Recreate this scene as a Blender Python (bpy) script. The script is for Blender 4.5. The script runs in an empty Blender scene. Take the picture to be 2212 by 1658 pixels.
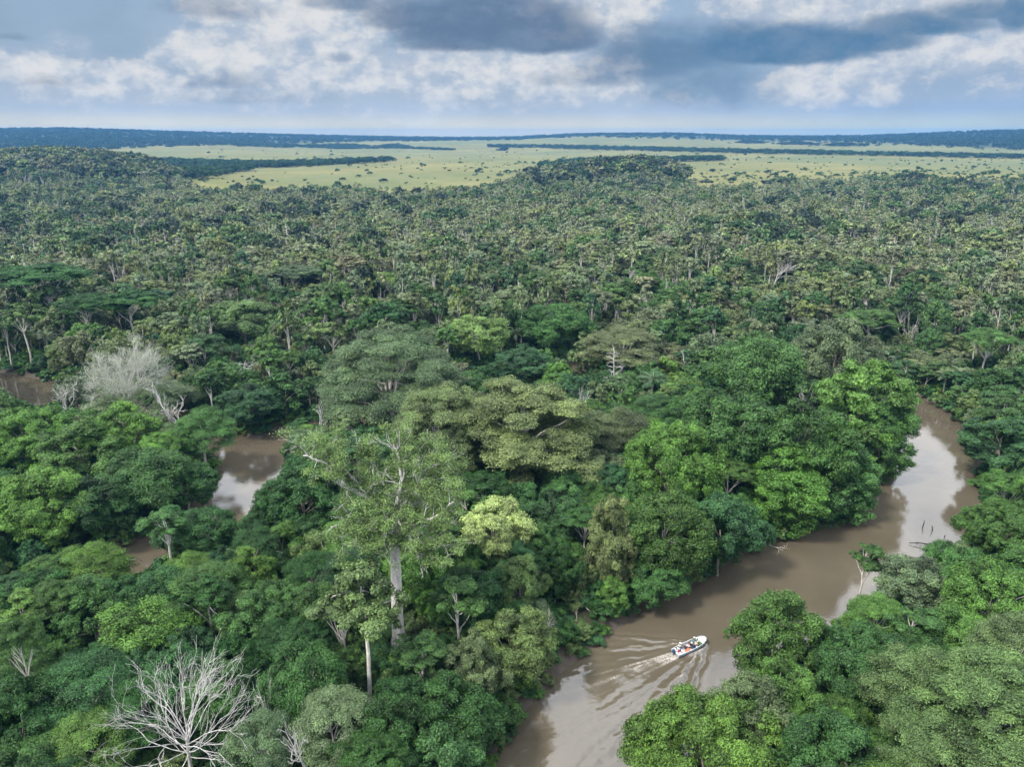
import bpy, math, random
import numpy as np
from mathutils import Vector, Matrix

S = bpy.context.scene
COL = S.collection
PI = math.pi
R = math.radians

# ------------------------------------------------------------------ camera
CAMH, PITCH, F = 75.0, R(17.76), 1683.0        # F in pixels of a 2212 x 1658 picture
cd = bpy.data.cameras.new('camera'); cam = bpy.data.objects.new('camera', cd); COL.objects.link(cam)
cd.sensor_width = 36; cd.lens = 36 * F / 2212; cd.clip_end = 60000; cd.clip_start = 0.5
cam.location = (0, 0, CAMH); cam.rotation_euler = (PI / 2 - PITCH, 0, 0)
S.camera = cam
CP, SP = math.cos(PITCH), math.sin(PITCH)

def ray(px, py):
    x = (px - 1106) / F; z = -(py - 829) / F
    return x, CP + SP * z, -SP + CP * z
def at(px, py, z=0.0):
    x, y, dz = ray(px, py); t = (z - CAMH) / dz
    return x * t, y * t
def proj(x, y, z):
    x, y, z = np.asarray(x, float), np.asarray(y, float), np.asarray(z, float) - CAMH
    d = np.maximum(y * CP - z * SP, 1e-3)
    return 1106 + F * x / d, 829 - F * (y * SP + z * CP) / d, d

# ------------------------------------------------------------------ exposure and render settings
S.view_settings.view_transform = 'Standard'; S.view_settings.look = 'None'
S.view_settings.exposure = 0.12; S.view_settings.gamma = 1.0; S.view_settings.use_curve_mapping = False
S.render.engine = 'CYCLES'
cy = S.cycles
cy.max_bounces = 5; cy.diffuse_bounces = 1; cy.glossy_bounces = 2; cy.transmission_bounces = 2; cy.volume_bounces = 0
cy.use_denoising = True; cy.sample_clamp_indirect = 3.0
cy.use_adaptive_sampling = True; cy.adaptive_threshold = 0.02

# ------------------------------------------------------------------ node helpers
class NT:
    def __init__(s, nt): s.nt = nt; s.n = nt.nodes; s.l = nt.links
    def new(s, t, **k):
        n = s.n.new(t)
        for a, b in k.items(): setattr(n, a, b)
        return n
    def put(s, sock, v):
        if v is None: return
        if isinstance(v, bpy.types.NodeSocket): s.l.new(v, sock)
        else:
            if hasattr(sock.default_value, '__len__'):
                v = (v,) * 3 if isinstance(v, (int, float)) else tuple(v)
                if len(sock.default_value) == 4 and len(v) == 3: v = v + (1,)
            sock.default_value = v
    def m(s, op, a=None, b=None, c=None, clamp=False):
        n = s.new('ShaderNodeMath', operation=op); n.use_clamp = clamp
        for i, v in enumerate((a, b, c)): s.put(n.inputs[i], v)
        return n.outputs[0]
    def v(s, op, a=None, b=None, c=None):
        n = s.new('ShaderNodeVectorMath', operation=op)
        for i, v in enumerate((a, b, c)): s.put(n.inputs[i], v)
        return n.outputs['Value'] if op in ('DOT_PRODUCT', 'LENGTH') else n.outputs[0]
    def xyz(s, a, b, c):
        n = s.new('ShaderNodeCombineXYZ')
        for i, v in enumerate((a, b, c)): s.put(n.inputs[i], v)
        return n.outputs[0]
    def sep(s, a):
        n = s.new('ShaderNodeSeparateXYZ'); s.l.new(a, n.inputs[0]); return n.outputs
    def step(s, v, a, b, lo=0.0, hi=1.0):
        n = s.new('ShaderNodeMapRange', interpolation_type='SMOOTHSTEP')
        for i, q in enumerate((v, a, b, lo, hi)): s.put(n.inputs[i], q)
        return n.outputs[0]
    def noise(s, vec, scale, detail=4, rough=.55, dist=0.0):
        n = s.new('ShaderNodeTexNoise'); s.put(n.inputs['Vector'], vec)
        n.inputs['Scale'].default_value = scale; n.inputs['Detail'].default_value = detail
        n.inputs['Roughness'].default_value = rough; n.inputs['Distortion'].default_value = dist
        return n.outputs
    def mix(s, f, a, b, bt='MIX'):
        n = s.new('ShaderNodeMix', data_type='RGBA', blend_type=bt)
        s.put(n.inputs[0], f); s.put(n.inputs[6], a); s.put(n.inputs[7], b)
        return n.outputs[2]

# ------------------------------------------------------------------ world: broken tropical cloud over a pale sky
SUN_EL, SUN_AZ = R(50), R(-128)                 # azimuth from +Y, clockwise: behind the camera and to its left
W = bpy.data.worlds.new('World'); S.world = W; W.use_nodes = True
PUFF0 = -.05
def build_sky():
    w = NT(W.node_tree); w.n.clear()
    out = w.new('ShaderNodeOutputWorld'); bg = w.new('ShaderNodeBackground'); w.l.new(bg.outputs[0], out.inputs[0])
    bg.inputs[1].default_value = 0.1
    sk = w.new('ShaderNodeTexSky', sky_type='NISHITA'); sk.sun_disc = False
    sk.sun_elevation = SUN_EL; sk.sun_rotation = SUN_AZ; sk.altitude = 300; sk.dust_density = 2.0; sk.air_density = 1.2
    d = w.new('ShaderNodeTexCoord').outputs['Generated']
    x, y, z = w.sep(d)
    az = w.m('MULTIPLY', w.m('ARCTAN2', x, y), 57.2958)
    el = w.m('MULTIPLY', w.m('ARCSINE', z), 57.2958)
    st = w.v('MULTIPLY', d, (1, 1, 1.7))
    big = w.noise(st, 7.0, 5, .6)
    fine = w.noise(st, 26.0, 5, .6)
    mid = w.noise(w.v('ADD', st, (1.7, .3, 2.2)), 44.0, 5, .62)
    vin = w.v('ADD', w.v('MULTIPLY', d, (1, 1, 1.15)), w.v('MULTIPLY', w.v('SUBTRACT', fine[1], (.5, .5, .5)), (.04, .04, .04)))
    def billow(vec):
        n = w.new('ShaderNodeTexVoronoi', feature='F1', normalize=True); w.put(n.inputs['Vector'], vec)
        n.inputs['Scale'].default_value = 15; n.inputs['Detail'].default_value = 3; n.inputs['Roughness'].default_value = .5
        return w.m('MULTIPLY_ADD', n.outputs['Distance'], -2.6, 1.3)
    puff = billow(vin)
    relief = w.m('SUBTRACT', puff, billow(w.v('ADD', vin, (-.009, 0, .014))))
    wb = w.v('MULTIPLY', w.v('SUBTRACT', big[1], (.5, .5, .5)), (2.2, .9, 0))
    wf = w.v('MULTIPLY', w.v('SUBTRACT', fine[1], (.5, .5, .5)), (1.5, .9, 0))
    P = w.v('ADD', w.xyz(az, el, 0.0), w.v('ADD', wb, wf))
    Ps = w.v('ADD', w.xyz(az, el, 0.0), w.v('ADD', w.v('MULTIPLY', wb, (.7, .35, 0)), w.v('MULTIPLY', wf, (.8, .3, 0))))
    def dirs(px, py):
        a, b, c = ray(px, py); h = math.hypot(a, b)
        return math.degrees(math.atan2(a, b)), math.degrees(math.atan2(c, h))
    def field(blobs, base, grow=1.0, flat=None):
        f = None
        for (px, py, rx, ry, wt) in blobs:
            a, e = dirs(px, py); k = 57.3 / F
            ia, ie = 1 / (rx * k * grow), 1 / (ry * k * grow)
            q = w.v('MULTIPLY_ADD', base, (ia, ie, 0), (-a * ia, -e * ie, 0))
            if flat: q = w.v('MINIMUM', q, w.v('MULTIPLY', q, (1, flat, 1)))
            q = w.m('MULTIPLY_ADD', w.v('DOT_PRODUCT', q, q), -wt, wt)
            f = q if f is None else w.m('SMOOTH_MAX', f, q, .12)
        return f
    white = [(70, 150, 90, 34, .9), (20, 130, 40, 22, .7), (145, 95, 26, 16, .5), (270, 178, 110, 34, .9), (230, 165, 50, 26, .8), (340, 190, 60, 26, .8), (430, 120, 70, 40, .85), (415, 100, 50, 30, .8),
             (560, 112, 85, 42, 1.0), (540, 60, 130, 40, .6), (600, 20, 150, 60, 1.0), (480, 30, 80, 40, .7), (745, 110, 70, 44, .9), (720, 135, 90, 34, .9), (620, 160, 120, 30, .55), (880, 150, 180, 40, 1.0), (1060, 150, 200, 32, 1.05), (1230, 140, 120, 26, .9), (1000, 185, 250, 26, .55),
             (1310, 185, 70, 30, .8), (1270, 195, 40, 26, .7), (1360, 195, 40, 26, .6), (1300, 15, 110, 60, .8), (1160, 25, 60, 50, .5), (1840, 15, 260, 40, 1.1), (1700, 25, 160, 34, .8), (1760, 172, 90, 40, 1.0), (1850, 160, 120, 34, .8), (1960, 110, 60, 34, .8), (2010, 130, 110, 40, .6), (2170, 120, 80, 60, .85), (2200, 70, 40, 40, .7), (2080, 90, 60, 40, .5), (890, 265, 40, 14, .45), (800, 30, 60, 40, .4), (250, 222, 120, 14, .35), (560, 205, 150, 16, .4), (700, 235, 200, 12, .3), (1130, 222, 160, 14, .35), (1900, 205, 180, 14, .35), (1500, 215, 60, 14, .3)]
    dark = [(1060, 65, 235, 95, 1.3), (1190, 88, 130, 60, 1.2), (900, 45, 130, 60, .9), (1000, 98, 150, 30, .9), (1440, 125, 190, 80, .75), (1400, 150, 150, 60, .6), (1600, 108, 150, 60, 1.0), (1700, 112, 190, 62, 1.3), (1850, 95, 150, 44, 1.1), (1980, 62, 150, 40, 1.0), (2110, 30, 120, 34, .8), (2195, 40, 34, 60, .9), (770, 10, 130, 36, .6), (470, 25, 110, 40, .45), (1540, 200, 170, 90, .42), (1330, 170, 200, 40, .45), (470, 178, 110, 26, .3), (100, 178, 60, 18, .35), (735, 128, 36, 16, .4), (560, 215, 160, 20, .25), (20, 80, 40, 10, .35)]
    fw = field(white, P, 1.35); fd = field(dark, Ps, 1.0, 2.2)
    # the rest of the sky carries the same kind of broken cloud, brightened higher up to add light
    inside = w.m('MULTIPLY', w.step(w.m('ABSOLUTE', az), 33, 48, 1, 0), w.step(el, 7.5, 13, 1, 0))
    pl = w.v('MULTIPLY', w.v('DIVIDE', d, w.xyz(w.m('ADD', w.m('ABSOLUTE', z), .18), w.m('ADD', w.m('ABSOLUTE', z), .18), 1.0)), (1, 1, 0))
    ov = w.noise(pl, 1.9, 7, .58, .3)[0]
    ov2 = w.noise(w.v('ADD', pl, (3.1, 1.7, 0)), 1.3, 6, .55)[0]
    gen_w = w.m('MULTIPLY_ADD', w.m('SUBTRACT', ov, .32), 3.4, 0.0)
    gen_d = w.m('MULTIPLY_ADD', w.m('SUBTRACT', ov2, .66), 4.0, 0.0)
    mixf = lambda f, g: w.m('ADD', w.m('MULTIPLY', f, inside), w.m('MULTIPLY', g, w.m('SUBTRACT', 1.0, inside)))
    gw = mixf(fw, gen_w)
    FW = w.m('ADD', w.m('ADD', gw, w.m('ADD', w.m('MULTIPLY', w.m('SUBTRACT', mid[0], .5), .7), w.m('MULTIPLY', w.m('SUBTRACT', fine[0], .5), 1.0))), w.m('MULTIPLY_ADD', w.m('SUBTRACT', puff, .5), 1.1, PUFF0))
    FD = w.m('ADD', mixf(fd, gen_d), w.m('MULTIPLY', w.m('SUBTRACT', fine[0], .5), .9))
    MW = w.m('ADD', w.m('MULTIPLY', w.step(FW, .08, .52), .52), w.m('MULTIPLY', w.step(gw, -.5, .8), .40))
    MD = w.step(FD, -.10, .85)
    # clear part of the sky: Nishita behind a thin veil
    veil = w.mix(w.step(el, -.5, 4.5), (.58, .68, .82), (.30, .42, .59))
    veil = w.mix(w.step(el, .1, 1.7), (.98, .87, .58), veil)
    veil = w.mix(w.step(az, 2, 30), veil, w.v('MULTIPLY', veil, (.70, .84, 1.0)))
    veil = w.v('MULTIPLY', veil, w.m('ADD', .93, w.m('MULTIPLY', w.m('SUBTRACT', big[0], .5), .5)))
    base = w.mix(.8, sk.outputs[0], w.v('MULTIPLY', veil, (10, 10, 10)))
    lit = w.step(w.m('ADD', w.m('MULTIPLY', relief, 1.5), w.m('ADD', w.m('MULTIPLY', FW, .5), w.m('MULTIPLY', w.m('SUBTRACT', mid[0], .5), 2.2))), -.4, 1.1)
    cw = w.mix(lit, (.42, .49, .595), (.77, .755, .735))
    up = w.step(el, 8, 22, 1.0, 3.6)  # clouds above the view raised in brightness to light canopy and river
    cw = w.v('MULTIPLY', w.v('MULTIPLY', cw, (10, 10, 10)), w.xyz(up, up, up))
    cdk = w.mix(w.step(az, 2, 16), (.085, .148, .255), (.058, .168, .31))
    cdk = w.mix(w.m('MULTIPLY', w.step(fine[0], .35, .75), .4), cdk, (.22, .30, .42))
    cdk = w.v('MULTIPLY', cdk, (10, 10, 10))
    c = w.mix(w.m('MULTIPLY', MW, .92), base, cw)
    c = w.mix(w.m('MULTIPLY', MD, .84), c, cdk)
    c = w.mix(w.step(el, -.5, 3.0, .75, 0), c, w.v('MULTIPLY', veil, (10, 10, 10)))
    c = w.mix(w.step(el, -2.0, -.8), (2.6, 3.1, 3.4), c)
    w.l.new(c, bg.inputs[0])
    W.cycles.sampling_method = 'MANUAL'; W.cycles.sample_map_resolution = 512
build_sky()

sd = bpy.data.lights.new('sun', 'SUN'); sd.energy = 4.0; sd.angle = R(9); sd.color = (1, .94, .84)
sun = bpy.data.objects.new('sun', sd); COL.objects.link(sun)
sdir = Vector((math.sin(SUN_AZ) * math.cos(SUN_EL), math.cos(SUN_AZ) * math.cos(SUN_EL), math.sin(SUN_EL)))
sun.rotation_euler = sdir.to_track_quat('Z', 'Y').to_euler(); sun.location = (0, -50, 300)

# ------------------------------------------------------------------ materials
def mat(name):
    m = bpy.data.materials.new(name); m.use_nodes = True
    t = NT(m.node_tree); t.n.clear()
    o = t.new('ShaderNodeOutputMaterial')
    return m, t, o
def bsdf(t, **k):
    b = t.new('ShaderNodeBsdfPrincipled')
    for a, v in k.items(): t.put(b.inputs[a.replace('_', ' ')], v)
    return b
def plain(name, col, rough=.6, metal=0.0, var=.15, scale=6.0):
    m, t, o = mat(name)
    p = t.new('ShaderNodeTexCoord').outputs['Object']
    n = t.noise(p, scale, 3)[0]
    f = t.m('MULTIPLY_ADD', n, 2 * var, 1 - var)
    b = bsdf(t, Base_Color=t.v('MULTIPLY', col, t.xyz(f, f, f)), Roughness=rough, Metallic=metal)
    t.l.new(b.outputs[0], o.inputs[0]); return m

def leaf_material():
    m, t, o = mat('leaf')
    a = t.new('ShaderNodeAttribute', attribute_type='INSTANCER', attribute_name='tint')
    l = t.new('ShaderNodeAttribute', attribute_type='GEOMETRY', attribute_name='leaf_tone')
    f = t.m('MULTIPLY_ADD', l.outputs['Fac'], 1.7, .15)
    c = t.v('MULTIPLY', a.outputs['Vector'], t.xyz(f, f, f))
    c = t.mix(t.step(l.outputs['Fac'], .6, 1.0, 0, .5), c, t.v('MULTIPLY', c, (1.15, 1.12, .85)))
    b = bsdf(t, Base_Color=c, Roughness=.5); b.inputs['Specular IOR Level'].default_value = .22
    tr = t.new('ShaderNodeBsdfTranslucent'); t.l.new(t.v('MULTIPLY', c, (1.15, 1.25, .5)), tr.inputs[0])
    mx = t.new('ShaderNodeMixShader'); mx.inputs[0].default_value = .18
    t.l.new(b.outputs[0], mx.inputs[1]); t.l.new(tr.outputs[0], mx.inputs[2]); t.l.new(mx.outputs[0], o.inputs[0])
    return m
M_LEAF = leaf_material()
def bark_material(name, c0, c1, sx=1.0):
    m, t, o = mat(name)
    p = t.new('ShaderNodeTexCoord').outputs['Object']
    n = t.noise(t.v('MULTIPLY', p, (2.2 * sx, 2.2 * sx, .5)), 1.4, 5, .65)[0]
    n2 = t.noise(p, 5 * sx, 3)[0]
    c = t.mix(t.step(n, .38, .66), c0, c1)
    f = t.m('MULTIPLY_ADD', n2, .6, .7)
    b = bsdf(t, Base_Color=t.v('MULTIPLY', c, t.xyz(f, f, f)), Roughness=.85)
    bp = t.new('ShaderNodeBump'); bp.inputs['Strength'].default_value = .5; bp.inputs['Distance'].default_value = .05
    t.l.new(n, bp.inputs['Height']); t.l.new(bp.outputs[0], b.inputs['Normal'])
    t.l.new(b.outputs[0], o.inputs[0]); return m
M_BARK = bark_material('bark', (.20, .17, .14), (.42, .38, .33))
M_PALE = bark_material('pale_bark', (.46, .42, .38), (.74, .70, .65))
M_DEAD = bark_material('dead_wood', (.40, .38, .36), (.74, .72, .70))
M_WET = bark_material('wet_wood', (.02, .017, .014), (.06, .05, .04))

# ------------------------------------------------------------------ terrain
def seg_dist(x, y, pts):
    """distance to a polyline minus its half width there (negative = in the river)"""
    best = np.full(np.shape(x), 1e9)
    for (ax, ay, aw), (bx, by, bw) in zip(pts[:-1], pts[1:]):
        dx, dy = bx - ax, by - ay
        t = np.clip(((x - ax) * dx + (y - ay) * dy) / (dx * dx + dy * dy), 0, 1)
        best = np.minimum(best, np.hypot(x - ax - t * dx, y - ay - t * dy) - (aw + t * (bw - aw)))
    return best
def smooth(pts, k=3):
    P = np.array([(*at(a, b), c) for a, b, c in pts])
    for _ in range(k):
        Q = [P[0]]
        for a, b in zip(P[:-1], P[1:]): Q += [a * .75 + b * .25, a * .25 + b * .75]
        P = np.array(Q + [P[-1]])
    return [tuple(p) for p in P]
RIV1 = smooth([(1150, 2050, 12), (1230, 1800, 11.5), (1275, 1658, 11.5), (1345, 1540, 12), (1450, 1440, 12), (1580, 1345, 12), (1740, 1262, 12), (1890, 1190, 11.5), (1985, 1115, 11.5), (2020, 1040, 10), (2014, 970, 10), (2000, 905, 9.5), (1930, 862, 10), (1830, 840, 9),
               (1650, 822, 8), (1450, 806, 8), (1262, 790, 8), (1100, 820, 8), (900, 880, 8), (740, 916, 9), (640, 942, 8.5), (560, 1010, 8.5), (505, 1085, 8.5), (400, 1165, 8), (290, 1215, 8), (150, 1280, 8), (-100, 1360, 8), (-500, 1400, 8)], 2)
RIV2 = smooth([(-500, 780, 9), (-150, 805, 9), (50, 842, 9.5), (250, 890, 8), (430, 948, 8), (540, 990, 8)], 2)
def wob(x, y, s, a):
    return a * (np.sin(x / s + 1.3 * np.sin(y / s * .7)) + np.sin(y / s * 1.1 + 1.7 * np.sin(x / s * .6 + 2)))
def bank(x, y):
    return np.minimum(seg_dist(x, y, RIV1), seg_dist(x, y, RIV2)) + wob(x, y, 4.2, .5)
def sst(a, b, x):
    t = np.clip((x - a) / (b - a), 0, 1); return t * t * (3 - 2 * t)
def ridge(az):
    """height of the far skyline against azimuth in picture columns"""
    px = 1106 + np.tan(np.clip(az, -1.2, 1.2)) * F / CP
    yy = np.interp(px, [-3000, 0, 150, 400, 650, 850, 1000, 1120, 1250, 1450, 1600, 1850, 2000, 2150, 2212, 2600, 5000], [278, 278, 277, 283, 290, 294, 295, 294, 288, 286, 290, 291, 287, 283, 282, 281, 280])
    h = CAMH + 5600 * np.tan(np.arctan((829 - yy) / F) - PITCH) - 15
    return h
HILLS = []
def terrain(x, y):
    x = np.asarray(x, float); y = np.asarray(y, float)
    r = np.hypot(x, y); az = np.arctan2(x, np.maximum(y, 1e-6))
    z = 1.7 + 10.0 * sst(650, 1600, r) + wob(x, y, 60, .25) * sst(60, 200, r) + wob(x, y, 380, 3.2) * sst(1000, 2000, r) 
    for (hx, hy, hr, hh) in HILLS: z = z + hh * np.exp(-((x - hx) ** 2 + (y - hy) ** 2) / hr ** 2)
    f = np.where(y > 0, 1.0, 0.0)
    z = z + (ridge(az) - 11.5) * sst(2800, 5600, r) * f + 60 * sst(2800, 5600, r) * (1 - f) + wob(x, y, 500, 2) * sst(3000, 5000, r)
    near = r < 420
    if np.any(near):
        d = np.where(near, bank(np.where(near, x, 9e3), np.where(near, y, 9e3)), 99)
        k = np.clip(d * .5, -1.8, 99)
        z = np.where(d < 4.0, np.minimum(z, np.where(d < 0, k, d * .55 + .02)), z)
    return z
def hit(px, py):
    """where the sight line of a picture point meets the ground"""
    a, b, c = ray(px, py)
    r = np.geomspace(50, 24000, 3000); h = math.hypot(a, b)
    x, y = a / h * r, b / h * r
    below = np.nonzero(CAMH + c / h * r < terrain(x, y))[0]
    i = below[0] if len(below) else len(r) - 1
    return float(x[i]), float(y[i])
for (px, d, hr, hh) in [(40, 1330, 170, 15), (170, 1330, 150, 14), (300, 1230, 120, 8), (1300, 1120, 75, 11), (1390, 1130, 65, 14), (1210, 1060, 60, 8), (2212, 1500, 250, 6)]:
    a = math.atan((px - 1106) / F * 1.0); HILLS.append((math.sin(a) * d, math.cos(a) * d, hr, hh))

def mesh_np(name, V, faces4=None, faces3=None, mats=(), attrs=None, mi=None, smooth_=False):
    me = bpy.data.meshes.new(name)
    V = np.asarray(V, np.float32).reshape(-1, 3)
    n4 = 0 if faces4 is None else len(faces4); n3 = 0 if faces3 is None else len(faces3)
    me.vertices.add(len(V)); me.vertices.foreach_set('co', V.ravel())
    idx = []; tot = []
    if n4: idx.append(np.asarray(faces4, np.int32).ravel()); tot.append(np.full(n4, 4, np.int32))
    if n3: idx.append(np.asarray(faces3, np.int32).ravel()); tot.append(np.full(n3, 3, np.int32))
    idx = np.concatenate(idx); tot = np.concatenate(tot)
    me.loops.add(len(idx)); me.loops.foreach_set('vertex_index', idx)
    me.polygons.add(len(tot)); me.polygons.foreach_set('loop_start', np.concatenate([[0], np.cumsum(tot)[:-1]]).astype(np.int32))
    me.polygons.foreach_set('loop_total', tot)
    if mi is not None: me.polygons.foreach_set('material_index', np.asarray(mi, np.int32))
    if smooth_: me.polygons.foreach_set('use_smooth', np.ones(len(tot), bool))
    for m in mats: me.materials.append(m)
    for k, a in (attrs or {}).items():
        at_ = me.attributes.new(k, 'FLOAT', 'POINT'); at_.data.foreach_set('value', np.asarray(a, np.float32))
    me.update(calc_edges=True); me.validate()
    return me
def link(name, me, parent=None, **props):
    o = bpy.data.objects.new(name, me); COL.objects.link(o)
    if parent is not None: o.parent = parent
    for k, v in props.items(): o[k] = v
    return o

# forest limit (distance) by picture column, and the woods out in the savanna, each an ellipse on the ground
EDGE_X = [-600, 0, 200, 330, 420, 480, 650, 900, 1050, 1100, 1200, 1330, 1450, 1500, 1560, 1700, 1850, 2000, 2212, 2800]
EDGE_D = [1500, 1480, 1450, 1330, 1130, 960, 930, 960, 960, 1060, 1180, 1230, 1200, 1010, 990, 1080, 1180, 1180, 1230, 1300]
def forest_edge(x, y):
    px = 1106 + x / np.maximum(y, 1) * F
    return np.interp(px, EDGE_X, EDGE_D) + wob(x, y, 45, 18)
def savanna_mask(x, y):
    return sst(-15, 25, np.hypot(x, y) - forest_edge(x, y))

RIDGE_X = [-200, 0, 250, 500, 700, 850, 1000, 1200, 1450, 1600, 1800, 1950, 2100, 2300]
RIDGE_D = [2500, 2600, 3300, 3900, 4400, 4800, 5000, 4900, 4700, 4700, 4500, 3900, 3600, 3500]
def wooded(x, y):
    px = 1106 + x / np.maximum(y, 1) * F
    return sst(.97, 1.03, np.hypot(x, y) / np.interp(px, RIDGE_X, RIDGE_D) + wob(x, y, 300, .012))
def build_ground():
    fr = np.radians(np.arange(-42, 42.01, .4)); rest = np.radians(np.arange(46, 314.1, 4.0))
    az = np.concatenate([fr, rest]); na = len(az)
    r = np.concatenate([[0.5, 20, 40], np.linspace(52, 330, 230), np.geomspace(333, 1700, 120), np.geomspace(1720, 9800, 110)])
    A, RR = np.meshgrid(az, r)
    X, Y = np.sin(A) * RR, np.cos(A) * RR
    Z = terrain(X, Y)
    nr = len(r)
    i = np.arange(nr - 1)[:, None] * na; j = np.arange(na)[None]; j2 = (j + 1) % na
    f = np.stack([i + j, i + j2, i + na + j2, i + na + j], -1).reshape(-1, 4)[:, ::-1]
    m, t, o = mat('ground')
    P = t.new('ShaderNodeNewGeometry').outputs['Position']
    sv = t.new('ShaderNodeAttribute', attribute_name='savanna').outputs['Fac']
    mud = t.new('ShaderNodeAttribute', attribute_name='mud').outputs['Fac']
    n1 = t.noise(P, .004, 5, .6)[0]; n2 = t.noise(P, .03, 5, .65)[0]; n3 = t.noise(P, .22, 3, .6)[0]
    g = t.mix(t.step(n1, .35, .65), (.138, .134, .030), (.212, .186, .054))
    n0 = t.noise(P, .0016, 4, .6, .6)[0]
    g = t.mix(t.step(n0, .44, .62, 0, .7), g, (.115, .135, .042))
    g = t.mix(t.step(n2, .42, .62), g, t.v('MULTIPLY', g, (.78, .9, .72)))
    g = t.mix(t.step(n3, .56, .70, 0, .65), g, (.085, .11, .04))
    wd = t.new('ShaderNodeAttribute', attribute_name='wooded').outputs['Fac']
    g = t.mix(wd, g, (.020, .040, .016))
    fl = t.mix(t.step(n3, .35, .65), (.018, .022, .010), (.040, .045, .016))
    c = t.mix(sv, fl, g)
    c = t.mix(mud, c, t.mix(t.step(n3, .3, .7), (.070, .056, .042), (.12, .097, .075)))
    b = bsdf(t, Base_Color=c, Roughness=.95); t.l.new(b.outputs[0], o.inputs[0])
    d = np.where(RR < 420, bank(X, Y), 99)
    me = mesh_np('ground', np.stack([X, Y, Z], -1), f, None, [m], {'savanna': savanna_mask(X, Y).ravel(), 'mud': (1 - sst(1.0, 3.0, d)).ravel(), 'wooded': wooded(X, Y).ravel()}, smooth_=True)
    link('ground', me, kind='structure')
build_ground()

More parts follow.
